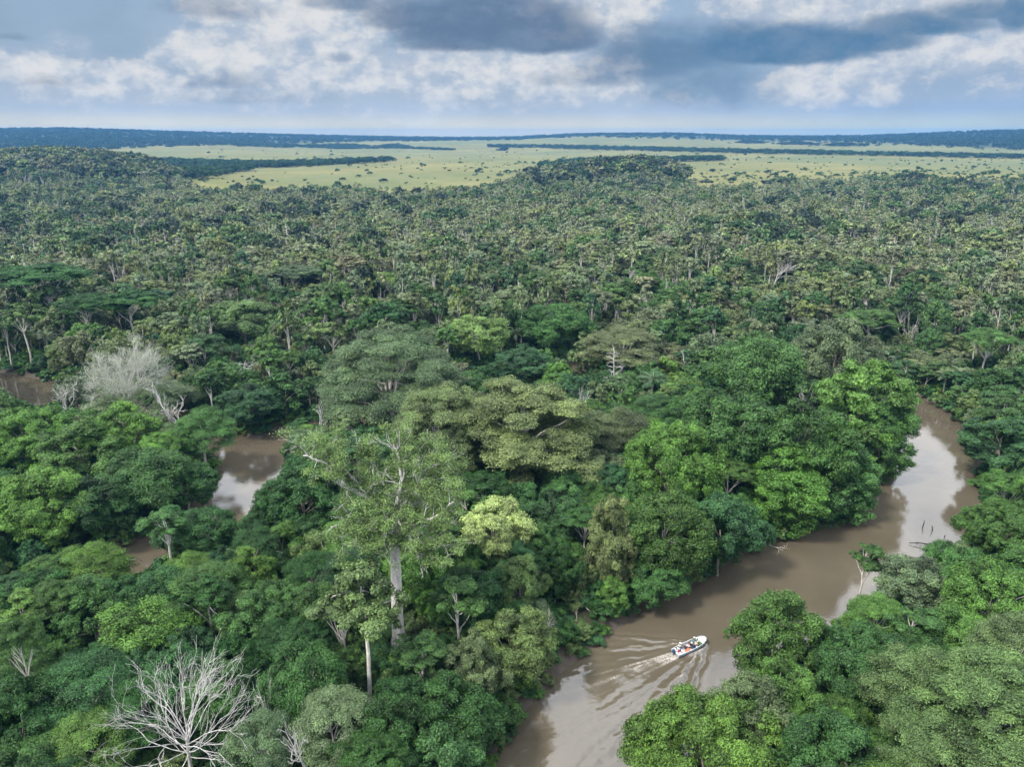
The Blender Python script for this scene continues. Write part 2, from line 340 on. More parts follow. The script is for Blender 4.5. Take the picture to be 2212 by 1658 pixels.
# ------------------------------------------------------------------ river with the boat's wake
ST = Vector((*at(1461, 1413, .2), 0)); BW = Vector((*at(1521, 1388, .2), 0))
HD = (BW - ST).normalized(); BLEN = (BW - ST).length; LAT = Vector((-HD.y, HD.x, 0))
def build_river():
    nx0, nx1, ny0, ny1, st = -14, 50, 62, 122, .2
    gx = np.arange(nx0, nx1 + .01, st); gy = np.arange(ny0, ny1 + .01, st)
    X, Y = np.meshgrid(gx, gy)
    s = -((X - ST.x) * HD.x + (Y - ST.y) * HD.y); l = (X - ST.x) * LAT.x + (Y - ST.y) * LAT.y
    s = s + .0 * l
    lc = l - .010 * np.maximum(s, 0) ** 1.55        # the boat is turning: the trail curves
    a = np.abs(lc)
    nz = wob(X, Y, .9, .5) + wob(X + 5, Y, .33, .3)
    Z = np.zeros_like(X); foam = np.zeros_like(X)
    sb = s + BLEN * .9
    for k, (ang, amp, wd, wl) in enumerate([(.42, .11, 1.9, 2.2), (.72, .09, 2.4, 2.0), (.20, .05, 1.6, 1.8)]):
        off = a - ang * np.maximum(sb, 0) - .55 - .30 * nz
        env = np.exp(-(off / (wd * (.5 + .028 * np.maximum(sb, 0)))) ** 2) * sst(.1, 3, sb) * np.exp(-np.maximum(sb, 0) / 26)
        Z += amp * env * np.cos(off * 2 * PI / wl)
        cr = np.exp(-(off / (.16 + .012 * np.maximum(sb, 0))) ** 2) * sst(.3, 2, sb) * np.exp(-np.maximum(sb, 0) / (15 if k == 0 else 8))
        foam = np.maximum(foam, cr * (.9, .65, .35)[k] * (.75 + .25 * nz))
    tr = np.exp(-(a / (.65 + .06 * np.maximum(s, 0))) ** 2) * sst(-.3, .2, s)
    foam = np.maximum(foam, tr * np.exp(-np.maximum(s, 0) / 9.0) * (.70 + .15 * nz))
    edge = np.exp(-((a - .5 - .10 * np.maximum(s, 0)) / .35) ** 2) * sst(0, .5, s) * np.exp(-np.maximum(s, 0) / 12)
    foam = np.maximum(foam, edge * (.75 + .2 * nz))
    core = np.exp(-((lc - .25 - .25 * np.sin(s * .35)) / (.3 + .02 * np.maximum(s, 0))) ** 2) * sst(0, 2, s) * np.exp(-np.maximum(s, 0) / 22)
    foam = np.maximum(foam, core * (.6 + .2 * nz))
    Z += tr * np.exp(-np.maximum(s, 0) / 10) * .05 * nz
    f_ = BLEN + .25 + s                                                      # behind the bow
    hw = .85 * np.clip(f_ / 1.6, 0, 1) ** .6
    bow = np.exp(-((np.abs(l) - hw - .2) / .28) ** 2) * sst(-.35, .2, f_) * (1 - sst(3.6, 6.0, f_))
    foam = np.maximum(foam, bow * (.75 + .2 * nz)); Z += bow * .12
    bd = np.minimum(np.minimum(X - nx0, nx1 - X), np.minimum(Y - ny0, ny1 - Y)); Z *= sst(0, 6, bd); foam *= sst(0, 6, bd)
    ny, nx = X.shape
    i = np.arange(ny - 1)[:, None] * nx; j = np.arange(nx - 1)[None]
    f = np.stack([i + j, i + j + 1, i + nx + j + 1, i + nx + j], -1).reshape(-1, 4)
    V = np.stack([X, Y, Z], -1).reshape(-1, 3); fo = foam.ravel()
    # calm water round it, meeting the fine patch edge to edge
    n = len(V); x0, x1, y0, y1 = gx[0], gx[-1], gy[0], gy[-1]; B = [-420, 420, 20, 420]
    def sheet(xa, ya, xb, yb):
        return [(xa, ya, 0), (xb, ya, 0), (xb, yb, 0), (xa, yb, 0)]
    E = sheet(B[0], B[2], B[1], y0) + sheet(B[0], y1, B[1], B[3]) + sheet(B[0], y0, x0, y1) + sheet(x1, y0, B[1], y1)
    V = np.concatenate([V, np.array(E)]); fo = np.concatenate([fo, np.zeros(len(E))])
    f = np.concatenate([f, n + np.arange(16).reshape(4, 4)])
    m, t, o = mat('river_water')
    P = t.new('ShaderNodeNewGeometry').outputs['Position']
    fm = t.new('ShaderNodeAttribute', attribute_name='foam').outputs['Fac']
    n1 = t.noise(P, .05, 4)[0]; n2 = t.noise(P, 1.4, 4, .6, .4)[0]; n3 = t.noise(P, 7.0, 4, .65)[0]; n4 = t.noise(P, .35, 3, .55, .8)[0]
    c = t.mix(t.step(n1, .3, .7), (.104, .085, .058), (.130, .108, .076))
    n5 = t.noise(P, 3.2, 6, .75, 1.2)[0]
    fa = t.m('MULTIPLY', t.step(t.m('MULTIPLY', fm, t.m('MULTIPLY_ADD', t.m('SUBTRACT', n5, .5), 4.0, 1.0)), .15, .95), .85)
    c = t.mix(fa, c, (.60, .55, .49))
    b = bsdf(t, Base_Color=c, Roughness=t.m('MULTIPLY_ADD', fa, .5, .05)); b.inputs['IOR'].default_value = 1.9
    bp = t.new('ShaderNodeBump'); bp.inputs['Strength'].default_value = .35; bp.inputs['Distance'].default_value = .06
    h = t.m('ADD', t.m('MULTIPLY', n2, .5), t.m('ADD', t.m('MULTIPLY', n4, .7), t.m('MULTIPLY', n3, .06)))
    t.l.new(h, bp.inputs['Height']); t.l.new(bp.outputs[0], b.inputs['Normal']); t.l.new(b.outputs[0], o.inputs[0])
    link('river_water', mesh_np('river_water', V, f, None, [m], {'foam': fo}, smooth_=True), kind='structure')
build_river()

# ------------------------------------------------------------------ plant generators (numpy)
def unit(v): return v / np.maximum(np.linalg.norm(v, axis=-1, keepdims=True), 1e-9)
def cards(rng, P, N, L, Wd):
    """one leaf (a small pointed triangle) per point: vertices, faces"""
    n = len(P); N = unit(N)
    t = rng.normal(size=(n, 3)); t = unit(t - (t * N).sum(1, keepdims=True) * N); b = np.cross(N, t)
    L = np.broadcast_to(np.asarray(L, float), (n,))[:, None]; Wd = np.broadcast_to(np.asarray(Wd, float), (n,))[:, None]
    V = np.stack([P - t * L * .9 + b * Wd, P - t * L * .9 - b * Wd, P + t * L * 1.1], 1).reshape(-1, 3)
    return V, np.arange(3 * n).reshape(-1, 3)
def tube_set(lines, sides=6):
    """lines: list of (points, radii); one mesh of tapered tubes with closed tips"""
    V, Q, T = [], [], []; base = 0
    for pts, rad in lines:
        pts = np.asarray(pts, float); n = len(pts); k = sides if rad[0] > .09 else (4 if rad[0] > .03 else 3)
        tan = unit(np.gradient(pts, axis=0)); ref = np.array([.31, .17, .93]) if abs(tan[0, 2]) < .8 else np.array([.9, .31, .2])
        u = unit(np.cross(tan, ref)); w = np.cross(tan, u)
        a = np.arange(k) * 2 * PI / k
        ring = pts[:, None] + (u[:, None] * np.cos(a)[None, :, None] + w[:, None] * np.sin(a)[None, :, None]) * np.asarray(rad)[:, None, None]
        V.append(ring.reshape(-1, 3))
        i = np.arange(n - 1)[:, None] * k; j = np.arange(k)[None]; j2 = (j + 1) % k
        Q.append(base + np.stack([i + j, i + j2, i + k + j2, i + k + j], -1).reshape(-1, 4))
        V.append(pts[-1:] + tan[-1:] * rad[-1]); tip = base + n * k
        T.append(np.stack([base + (n - 1) * k + np.arange(k), base + (n - 1) * k + (np.arange(k) + 1) % k, np.full(k, tip)], -1))
        base += n * k + 1
    return np.concatenate(V), np.concatenate(Q), np.concatenate(T)
def curve(rng, a, b, n, sag=0.0, wig=.05):
    a, b = np.asarray(a, float), np.asarray(b, float); t = np.linspace(0, 1, n)[:, None]
    L = np.linalg.norm(b - a)
    p = a + (b - a) * t; p[:, 2] += sag * L * np.sin(t[:, 0] * PI)
    w = np.cumsum(rng.normal(size=(n, 3)), 0) * wig * L / n; w -= w[0] + (w[-1] - w[0]) * t
    return p + w
def fib(n, zmin, rng, jit=.25):
    i = np.arange(n) + .5; z = 1 - i / n * (1 - zmin); a = i * 2.39996 + rng.uniform(0, 6.28)
    r = np.sqrt(np.maximum(0, 1 - z * z)); d = np.stack([r * np.cos(a), r * np.sin(a), z], 1)
    return unit(d + rng.normal(size=d.shape) * jit)
def crown(rng, Rr, Hc, zc, nclump, rc, nleaf, leaf, zmin=-.45, flat=.8, fill=(.68, .95), sub=9, droop=0.0, upn=.55, spread=.30, asp=.55, lump=.25, open_=0.0):
    """leaf cards gathered in boughs and each bough in sprays; returns V, quads, tone, bough centres"""
    d = fib(nclump, zmin, rng); f = rng.uniform(*fill, size=nclump)[:, None]
    lob = 1 + lump * np.sin(np.arctan2(d[:, 1], d[:, 0]) * rng.integers(2, 5) + rng.uniform(0, 6))[:, None] * (1 - np.abs(d[:, 2:]))
    C = d * f * lob * np.array([Rr, Rr, Hc / 2]) + np.array([0, 0, zc])
    C[:, 2] -= droop * (np.hypot(C[:, 0], C[:, 1]) / Rr) ** 2 * Hc * .5
    rad = Rr * rc * rng.uniform(.7, 1.3, nclump)
    keep = rng.random(nclump) > open_; C, rad, d = C[keep], rad[keep], d[keep]; nclump = len(C)
    pr = rad ** 2; ci = rng.choice(nclump, nleaf, p=pr / pr.sum())
    sd_ = unit(rng.normal(size=(nclump, sub, 3)) + d[:, None] * .55 + np.array([0, 0, .55])); 
    si = rng.integers(0, sub, nleaf)
    sc_ = C[:, None] + sd_ * rad[:, None, None] * np.array([1, 1, flat]) * rng.uniform(.6, 1.0, (nclump, sub, 1))
    g = rng.normal(size=(nleaf, 3)); g = unit(g) * np.abs(rng.normal(1, .28, (nleaf, 1)))
    off = g * (rad[ci] * spread)[:, None] * np.array([1.25, 1.25, flat * .8])
    off[:, 2] -= droop * .5 * np.hypot(off[:, 0], off[:, 1])
    P = sc_[ci, si] + off
    N = unit(g) * .55 + sd_[ci, si] * .45 + np.array([0, 0, upn]) + rng.normal(size=(nleaf, 3)) * .35
    sz = leaf * rng.uniform(.7, 1.35, nleaf)
    V, Q = cards(rng, P, N, sz, sz * asp)
    tone = np.clip(.5 + rng.normal(0, .12, nclump)[ci] + rng.normal(0, .10, (nclump, sub))[ci, si] + rng.normal(0, .19, nleaf), 0, 1)
    return V, Q, np.repeat(tone, 3), C
def trunk_lines(rng, H, zc, C, r0, nlimb=9, fork=.45, lean=.04, ztop=None, ext=1.0):
    top = np.array([rng.normal() * lean * H, rng.normal() * lean * H, ztop or zc])
    tr = curve(rng, (0, 0, -1.0), top, 9, 0, .10); rr = np.interp(np.linspace(0, 1, 9), [0, .1, .6, 1], [r0 * 1.35, r0, r0 * .75, r0 * .35])
    L = [(tr, rr)]
    for k in rng.choice(len(C), min(nlimb, len(C)), replace=False):
        i = int(np.clip(round(8 * rng.uniform(fork, .95)), 1, 8)); a = tr[i]
        e = C[k] * np.array([ext, ext, 1]) + np.array([0, 0, (ext - 1) * 3])
        L.append((curve(rng, a, e, 7, .06, .16), np.linspace(rr[i] * .62, max(.03, r0 * .10), 7)))
    return L
def recurse(rng, p, d, L, r, depth, out, spread=.55, kids=(3, 4), shrink=.66, up=.15, steps=5, minr=.012):
    pts = [np.asarray(p, float)]; d = np.asarray(d, float)
    for _ in range(steps):
        d = d + rng.normal(size=3) * .11 + np.array([0, 0, up * .14]); d /= np.linalg.norm(d); pts.append(pts[-1] + d * L / steps)
    out.append((np.array(pts), np.linspace(r, max(r * .55, minr * .7), steps + 1)))
    if depth == 0: return
    for k in range(rng.integers(kids[0], kids[1] + 1)):
        i = steps if k == 0 else int(rng.integers(max(1, steps // 2 - 1), steps + 1))
        s = rng.normal(size=3); s -= s.dot(d) * d; s /= np.linalg.norm(s)
        nd = d + s * spread * rng.uniform(.6, 1.3); nd /= np.linalg.norm(nd)
        recurse(rng, pts[i], nd, L * shrink * rng.uniform(.75, 1.2), max(r * (.62 if k == 0 else .5), minr), depth - 1, out, spread, kids, shrink, up, steps, minr)

PROTO = {}        # name -> dict(crown mesh, trunk mesh, whole mesh, R, H, zc)
def add_proto(name, Rr, H, zc, V, Q, tone, lines, bark=None, sides=6):
    bark = bark or M_BARK
    tv, tq, tt = tube_set(lines, sides) if lines else (np.zeros((0, 3)), None, None)
    p = dict(R=Rr, H=H, zc=zc)
    p['raw'] = (V, Q, tone, tv, tq, tt, bark)
    PROTO[name] = p; return p
def split34(Q): return (None, Q) if Q.shape[1] == 3 else (Q, None)
def crown_mesh(p):
    if 'crown' not in p:
        V, Q, tone = p['raw'][:3]; p['crown'] = mesh_np('crown', V, *split34(Q), [M_LEAF], {'leaf_tone': tone}) if len(V) else None
    return p['crown']
def trunk_mesh(p):
    if 'trunk' not in p:
        tv, tq, tt, bk = p['raw'][3:]; p['trunk'] = mesh_np('trunk', tv, tq, tt, [bk], smooth_=True) if len(tv) else None
    return p['trunk']
def whole_mesh(p):
    if 'whole' not in p:
        V, Q, tone, tv, tq, tt, bk = p['raw']; n = len(V)
        if len(tv):
            nv = np.concatenate([V, tv]); l4, l3 = split34(Q)
            q = tq + n if l4 is None else np.concatenate([l4, tq + n]); t3 = tt + n if l3 is None else np.concatenate([l3, tt + n])
            mi = np.concatenate([np.zeros(0 if l4 is None else len(l4), int), np.ones(len(tq), int), np.zeros(0 if l3 is None else len(l3), int), np.ones(len(tt), int)])
            p['whole'] = mesh_np('plant', nv, q, t3, [M_LEAF, bk], {'leaf_tone': np.concatenate([tone, np.full(len(tv), .5)])}, mi)
        else: p['whole'] = mesh_np('plant', V, *split34(Q), [M_LEAF], {'leaf_tone': tone})
    return p['whole']
def seeded(k): return np.random.default_rng(k)

def make_protos():
    # rounded broadleaf, three levels of detail
    for i in range(5):
        for lod, (nl, lf, nc, sub) in {'near': (54000, .15, 70, 13), 'mid': (12000, .28, 60, 9), 'far': (1000, .85, 26, 5)}.items():
            g = seeded(100 + i); H = 13.0; Hc = (9.5, 8.5, 11, 9, 10)[i]; zc = H - Hc / 2
            V, Q, t, C = crown(g, 6.0, Hc, zc, nc, (.22, .26, .20, .28, .23)[i], nl, lf, zmin=-.75, flat=.92, sub=sub, lump=.22, upn=.4, fill=((.62, 1.0), (.72, .95), (.6, 1.02), (.7, .95), (.62, 1.0))[i])
            add_proto(f'broadleaf_{lod}_{i}', 6.0, H, zc, V, Q, t, trunk_lines(g, H, zc, C, .28, 6 if lod == 'far' else 14, ext=(1.0, 1.16, 1.0, 1.22, 1.12)[i]), M_PALE if i % 2 else M_BARK)
    for i in range(2):      # large crowns close to the camera
        g = seeded(150 + i); H = 15.0; Hc = 12; zc = 8.4
        V, Q, t, C = crown(g, 9.5, Hc, zc, 120, .17, 150000, .165, zmin=-.7, flat=.95, sub=13, lump=.16, upn=.4)
        add_proto(f'broadleaf_big_{i}', 9.5, H, zc, V, Q, t, trunk_lines(g, H, zc, C, .4, 16))
    # feathery, layered foliage
    for i in range(3):
        for lod, (nl, lf, nc, sub) in {'near': (54000, .145, 70, 12), 'mid': (10000, .32, 50, 8), 'far': (1000, .9, 26, 5)}.items():
            g = seeded(200 + i); H = 15.0; Hc = 8.5; zc = H - Hc / 2
            V, Q, t, C = crown(g, 7.0, Hc, zc, nc, .24, nl, lf, zmin=-.3, flat=.42, sub=sub, droop=.35, upn=.8, spread=.38, asp=.4, lump=.25)
            add_proto(f'feathery_{lod}_{i}', 7.0, H, zc, V, Q, t, trunk_lines(g, H, zc, C, .32, 6 if lod == 'far' else 14, ext=1.15), M_PALE)
    for i in range(2):
        g = seeded(250 + i); H = 30.0; Hc = 24; zc = 17.0
        V, Q, t, C = crown(g, 17.0, Hc, zc, 210, .15, 230000, .20, zmin=-.45, flat=.5, sub=16, droop=.42, upn=.75, spread=.42, asp=.42, lump=.12, fill=(.68, 1.0))
        add_proto(f'feathery_big_{i}', 17.0, H, zc, V, Q, t, trunk_lines(g, H, zc, C, .8, 26), M_PALE)
    for i in range(2):
        g = seeded(260 + i); H = 26.0; Hc = 19; zc = 15.5
        V, Q, t, C = crown(g, 12.0, Hc, zc, 110, .20, 180000, .18, zmin=-.4, flat=.62, sub=14, droop=.2, upn=.6, spread=.34, asp=.5, lump=.3, fill=(.62, 1.0))
        add_proto(f'spreading_big_{i}', 12.0, H, zc, V, Q, t, trunk_lines(g, H, zc, C, .7, 26, ext=1.15), M_PALE)
    # flat-topped with a clear trunk
    for i in range(3):
        for lod, (nl, lf, nc, sub) in {'near': (38000, .15, 40, 12), 'mid': (7500, .33, 30, 8), 'far': (800, .95, 20, 5)}.items():
            g = seeded(300 + i); H = 19.0; Hc = 6.5; zc = H - Hc / 2
            V, Q, t, C = crown(g, 6.5, Hc, zc, nc, .27, nl, lf, zmin=-.1, flat=.5, sub=sub, lump=.3, fill=(.55, 1.0), open_=.08)
            add_proto(f'umbrella_{lod}_{i}', 6.5, H, zc, V, Q, t, trunk_lines(g, H, zc, C, .33, 6 if lod == 'far' else 12, fork=.6), M_PALE)
    # slender, small crown high on a pale trunk
    for i in range(4):
        for lod, (nl, lf, nc, sub) in {'near': (15000, .15, 20, 9), 'mid': (2600, .38, 16, 6), 'far': (360, .75, 9, 4)}.items():
            g = seeded(400 + i); H = 16.0; Hc = (6, 7.5, 5, 8)[i]; zc = H - Hc / 2
            V, Q, t, C = crown(g, 3.2, Hc, zc, nc, .36, nl, lf, zmin=-.6, flat=.7, sub=sub, lump=.35, fill=(.5, 1.0), open_=.1)
            add_proto(f'slender_{lod}_{i}', 3.2, H, zc, V, Q, t, trunk_lines(g, H, zc, C, .40 if lod == 'far' else .25, 4 if lod == 'far' else 8, fork=.5, lean=.05, ztop=H - 1.5), M_PALE)
    # trees hung with creepers down to the ground
    for i in range(2):
        for lod, (nl, lf, nc, sub) in {'near': (66000, .15, 100, 12), 'mid': (9000, .36, 60, 8)}.items():
            g = seeded(500 + i); H = 14.0; Hc = 14.5; zc = 6.6
            V, Q, t, C = crown(g, 5.0, Hc, zc, nc, .27, nl, lf, zmin=-.95, flat=1.0, sub=sub, lump=.3, fill=(.6, 1.05), upn=.35)
            add_proto(f'creeper_{lod}_{i}', 5.0, H, zc, V, Q, t, trunk_lines(g, H, zc, C, .25, 8))
    # shrubs
    for i in range(4):
        for lod, (nl, lf, nc, sub) in {'near': (8500, .135, 18, 8), 'mid': (700, .48, 10, 5), 'far': (120, 1.0, 7, 4)}.items():
            g = seeded(600 + i); H = 3.6
            V, Q, t, C = crown(g, 2.4, 3.6, 1.6, nc, .42, nl, lf, zmin=-.5, flat=.8, sub=sub, lump=.3, fill=(.4, 1.0))
            add_proto(f'shrub_{lod}_{i}', 2.4, H, 1.6, V, Q, t, trunk_lines(g, H, 1.6, C, .08, 4))
    # palms
    for i in range(3):
        for lod in ('near', 'far'):
            g = seeded(700 + i); H = 11.0 + i; nf = 24 if lod == 'near' else 14; nl = 26 if lod == 'near' else 7
            Vs, tn, lines = [], [], [(curve(g, (0, 0, -1), (g.normal() * .5, g.normal() * .5, H - 2.6), 8, 0, .06), np.linspace(.26, .17, 8))]
            top = lines[0][0][-1]
            for k in range(nf):
                a = k * 2.39996 + g.uniform(-.2, .2); e = R(g.uniform(-5, 78)); Lf = g.uniform(3.2, 4.4)
                s = np.linspace(0, 1, nl + 2); dr = (1.25 + .4 * g.random()) * s ** 2
                ang = e - dr * 1.15
                rr = np.concatenate([[0], np.cumsum(np.cos(ang[:-1]) / (nl + 1))]) * Lf; zz = np.concatenate([[0], np.cumsum(np.sin(ang[:-1]) / (nl + 1))]) * Lf
                fp = top + np.stack([rr * math.cos(a), rr * math.sin(a), zz], 1)
                if lod == 'near': lines.append((fp[::4], np.linspace(.05, .012, len(fp[::4]))))
                tg = unit(np.gradient(fp, axis=0)); sid = np.array([-math.sin(a), math.cos(a), 0])
                for sg in (-1, 1):
                    b0 = fp[1:-1]; w = (.5 if lod == 'far' else .10)
                    ll = (.75 * np.sin(np.linspace(.35, 2.9, nl)) + .12)[:, None]
                    tip = b0 + (sid * sg * .8 + tg[1:-1] * .55 + np.array([0, 0, -.32])) * ll
                    q = np.stack([b0 - tg[1:-1] * w * .5, tip - tg[1:-1] * w * .12, tip + tg[1:-1] * w * .12, b0 + tg[1:-1] * w * .5], 1)
                    Vs.append(q.reshape(-1, 3)); tn.append(np.repeat(np.clip(g.normal(.5, .12, nl) + g.normal(0, .1), 0, 1), 4))
            V = np.concatenate(Vs)
            add_proto(f'palm_{lod}_{i}', 3.6, H, H - 2.6, V, np.arange(len(V)).reshape(-1, 4), np.concatenate(tn), lines, M_BARK)
    # leafless trees
    for i in range(4):
        g = seeded(800 + i); L = []
        recurse(g, (0, 0, -1), (g.normal() * .06, g.normal() * .06, 1), 7.0, .30, 4, L, spread=.75, kids=(3, 4), shrink=.62, up=.35, minr=.03)
        pts = np.concatenate([l[0] for l in L]); H = pts[:, 2].max(); Rr = np.percentile(np.hypot(pts[:, 0], pts[:, 1]), 97)
        add_proto(f'bare_{i}', Rr, H, H * .7, np.zeros((0, 3)), np.zeros((0, 4), int), np.zeros(0), L, M_DEAD, 5)
make_protos()

# ------------------------------------------------------------------ colours of the foliage (base colours; far set brightened as if sunlit)
TINT = {'deep green': (.036, .096, .026), 'mid green': (.066, .142, .038), 'bright green': (.096, .192, .040), 'yellow-green': (.175, .255, .070), 'olive green': (.112, .168, .060), 'grey-green': (.118, .178, .085),
        'pale green': (.32, .44, .19), 'brownish green': (.122, .148, .072), 'blue-green': (.048, .118, .044), 'dark green': (.026, .062, .028)}
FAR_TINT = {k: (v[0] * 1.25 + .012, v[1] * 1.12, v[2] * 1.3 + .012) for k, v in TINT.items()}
FAR_TINT.update({'olive green': (.180, .222, .098), 'grey-green': (.225, .268, .158), 'brownish green': (.182, .200, .122), 'yellow-green': (.21, .26, .11)})  # sunlight on the mid-distance canopy put into these leaf colours
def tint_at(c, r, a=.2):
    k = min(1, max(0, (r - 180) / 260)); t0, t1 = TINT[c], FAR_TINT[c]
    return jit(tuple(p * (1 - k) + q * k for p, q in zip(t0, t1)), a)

# ------------------------------------------------------------------ trees as things
THINGS = []          # dicts for labels: root, kind, colour, px, py
SHAPE = {'broadleaf_tree': 'rounded', 'feathery_tree': 'feathery', 'umbrella_tree': 'flat-topped', 'slender_tree': 'slender', 'palm_tree': 'arching', 'bare_tree': 'leafless', 'creeper_tree': 'creeper-hung'}
GROUP = {'broadleaf_tree': 'rounded broadleaf trees of the forest', 'feathery_tree': 'feathery trees of the forest', 'umbrella_tree': 'flat-topped trees of the forest', 'slender_tree': 'slender trees of the forest', 'palm_tree': 'palms in the forest', 'bare_tree': 'leafless trees', 'creeper_tree': 'trees hung with creepers'}
rnd = random.Random(5)
def jit(c, a=.16):
    f = 1 + rnd.uniform(-a, a); return (c[0] * f * (1 + rnd.uniform(-.1, .1)), c[1] * f, c[2] * f * (1 + rnd.uniform(-.12, .12)))
def plant(kind, proto, x, y, sxy, sz, colour, rot=None, label=None, tint=None, z=None, cat='tree', lean=None):
    p = PROTO[proto]
    root = bpy.data.objects.new(kind, None); COL.objects.link(root); root.empty_display_size = .5
    root.location = (x, y, float(terrain(x, y)) if z is None else z)
    root.rotation_euler = (lean[0] if lean else 0, lean[1] if lean else 0, rnd.uniform(0, 6.28) if rot is None else rot)
    root.scale = (sxy, sxy, sz)
    root['category'] = cat; root['group'] = GROUP.get(kind, kind.replace('_', ' ') + 's')
    if crown_mesh(p):
        c = link('crown', crown_mesh(p), root); c['tint'] = tuple(tint or jit(TINT[colour]))
    if trunk_mesh(p): link('trunk', trunk_mesh(p), root)
    if label: root['label'] = label
    px, py, d = proj(x, y, float(root.location.z) + p['zc'] * sz)
    THINGS.append(dict(root=root, kind=kind, colour=colour, px=float(px), py=float(py), label=label, d=float(d), size=p['R'] * sxy / d * F))
    return root

OCC = []      # (px, py, rx, ry, dist): crowns kept in view, nothing is planted in front of them
PLACED = []   # (x, y, radius)
LAND = []     # landmark short names for labels (px, py, words)
def mark(kind, proto, px, py, rpx, H, colour, label, short=None, keep=.8, tint=None, rot=None, lean=None):
    """a tree whose crown centre is seen at a picture point, with its real height"""
    p = PROTO[proto]; sz = H / p['H']; z = p['zc'] * sz + 1.7
    for _ in range(4):
        x, y = at(px, py, z); z = p['zc'] * sz + float(terrain(x, y))
    d = float(proj(x, y, z)[2]); rm = rpx * d / F
    g = plant(kind, proto, x, y, rm / p['R'], sz, colour, label=label, tint=tint, rot=rot, lean=lean)
    PLACED.append((x, y, rm * .75)); OCC.append((px, py, rpx * keep, rpx * keep * .85, math.hypot(x, y)))
    if short: LAND.append((px, py, short))
    return g

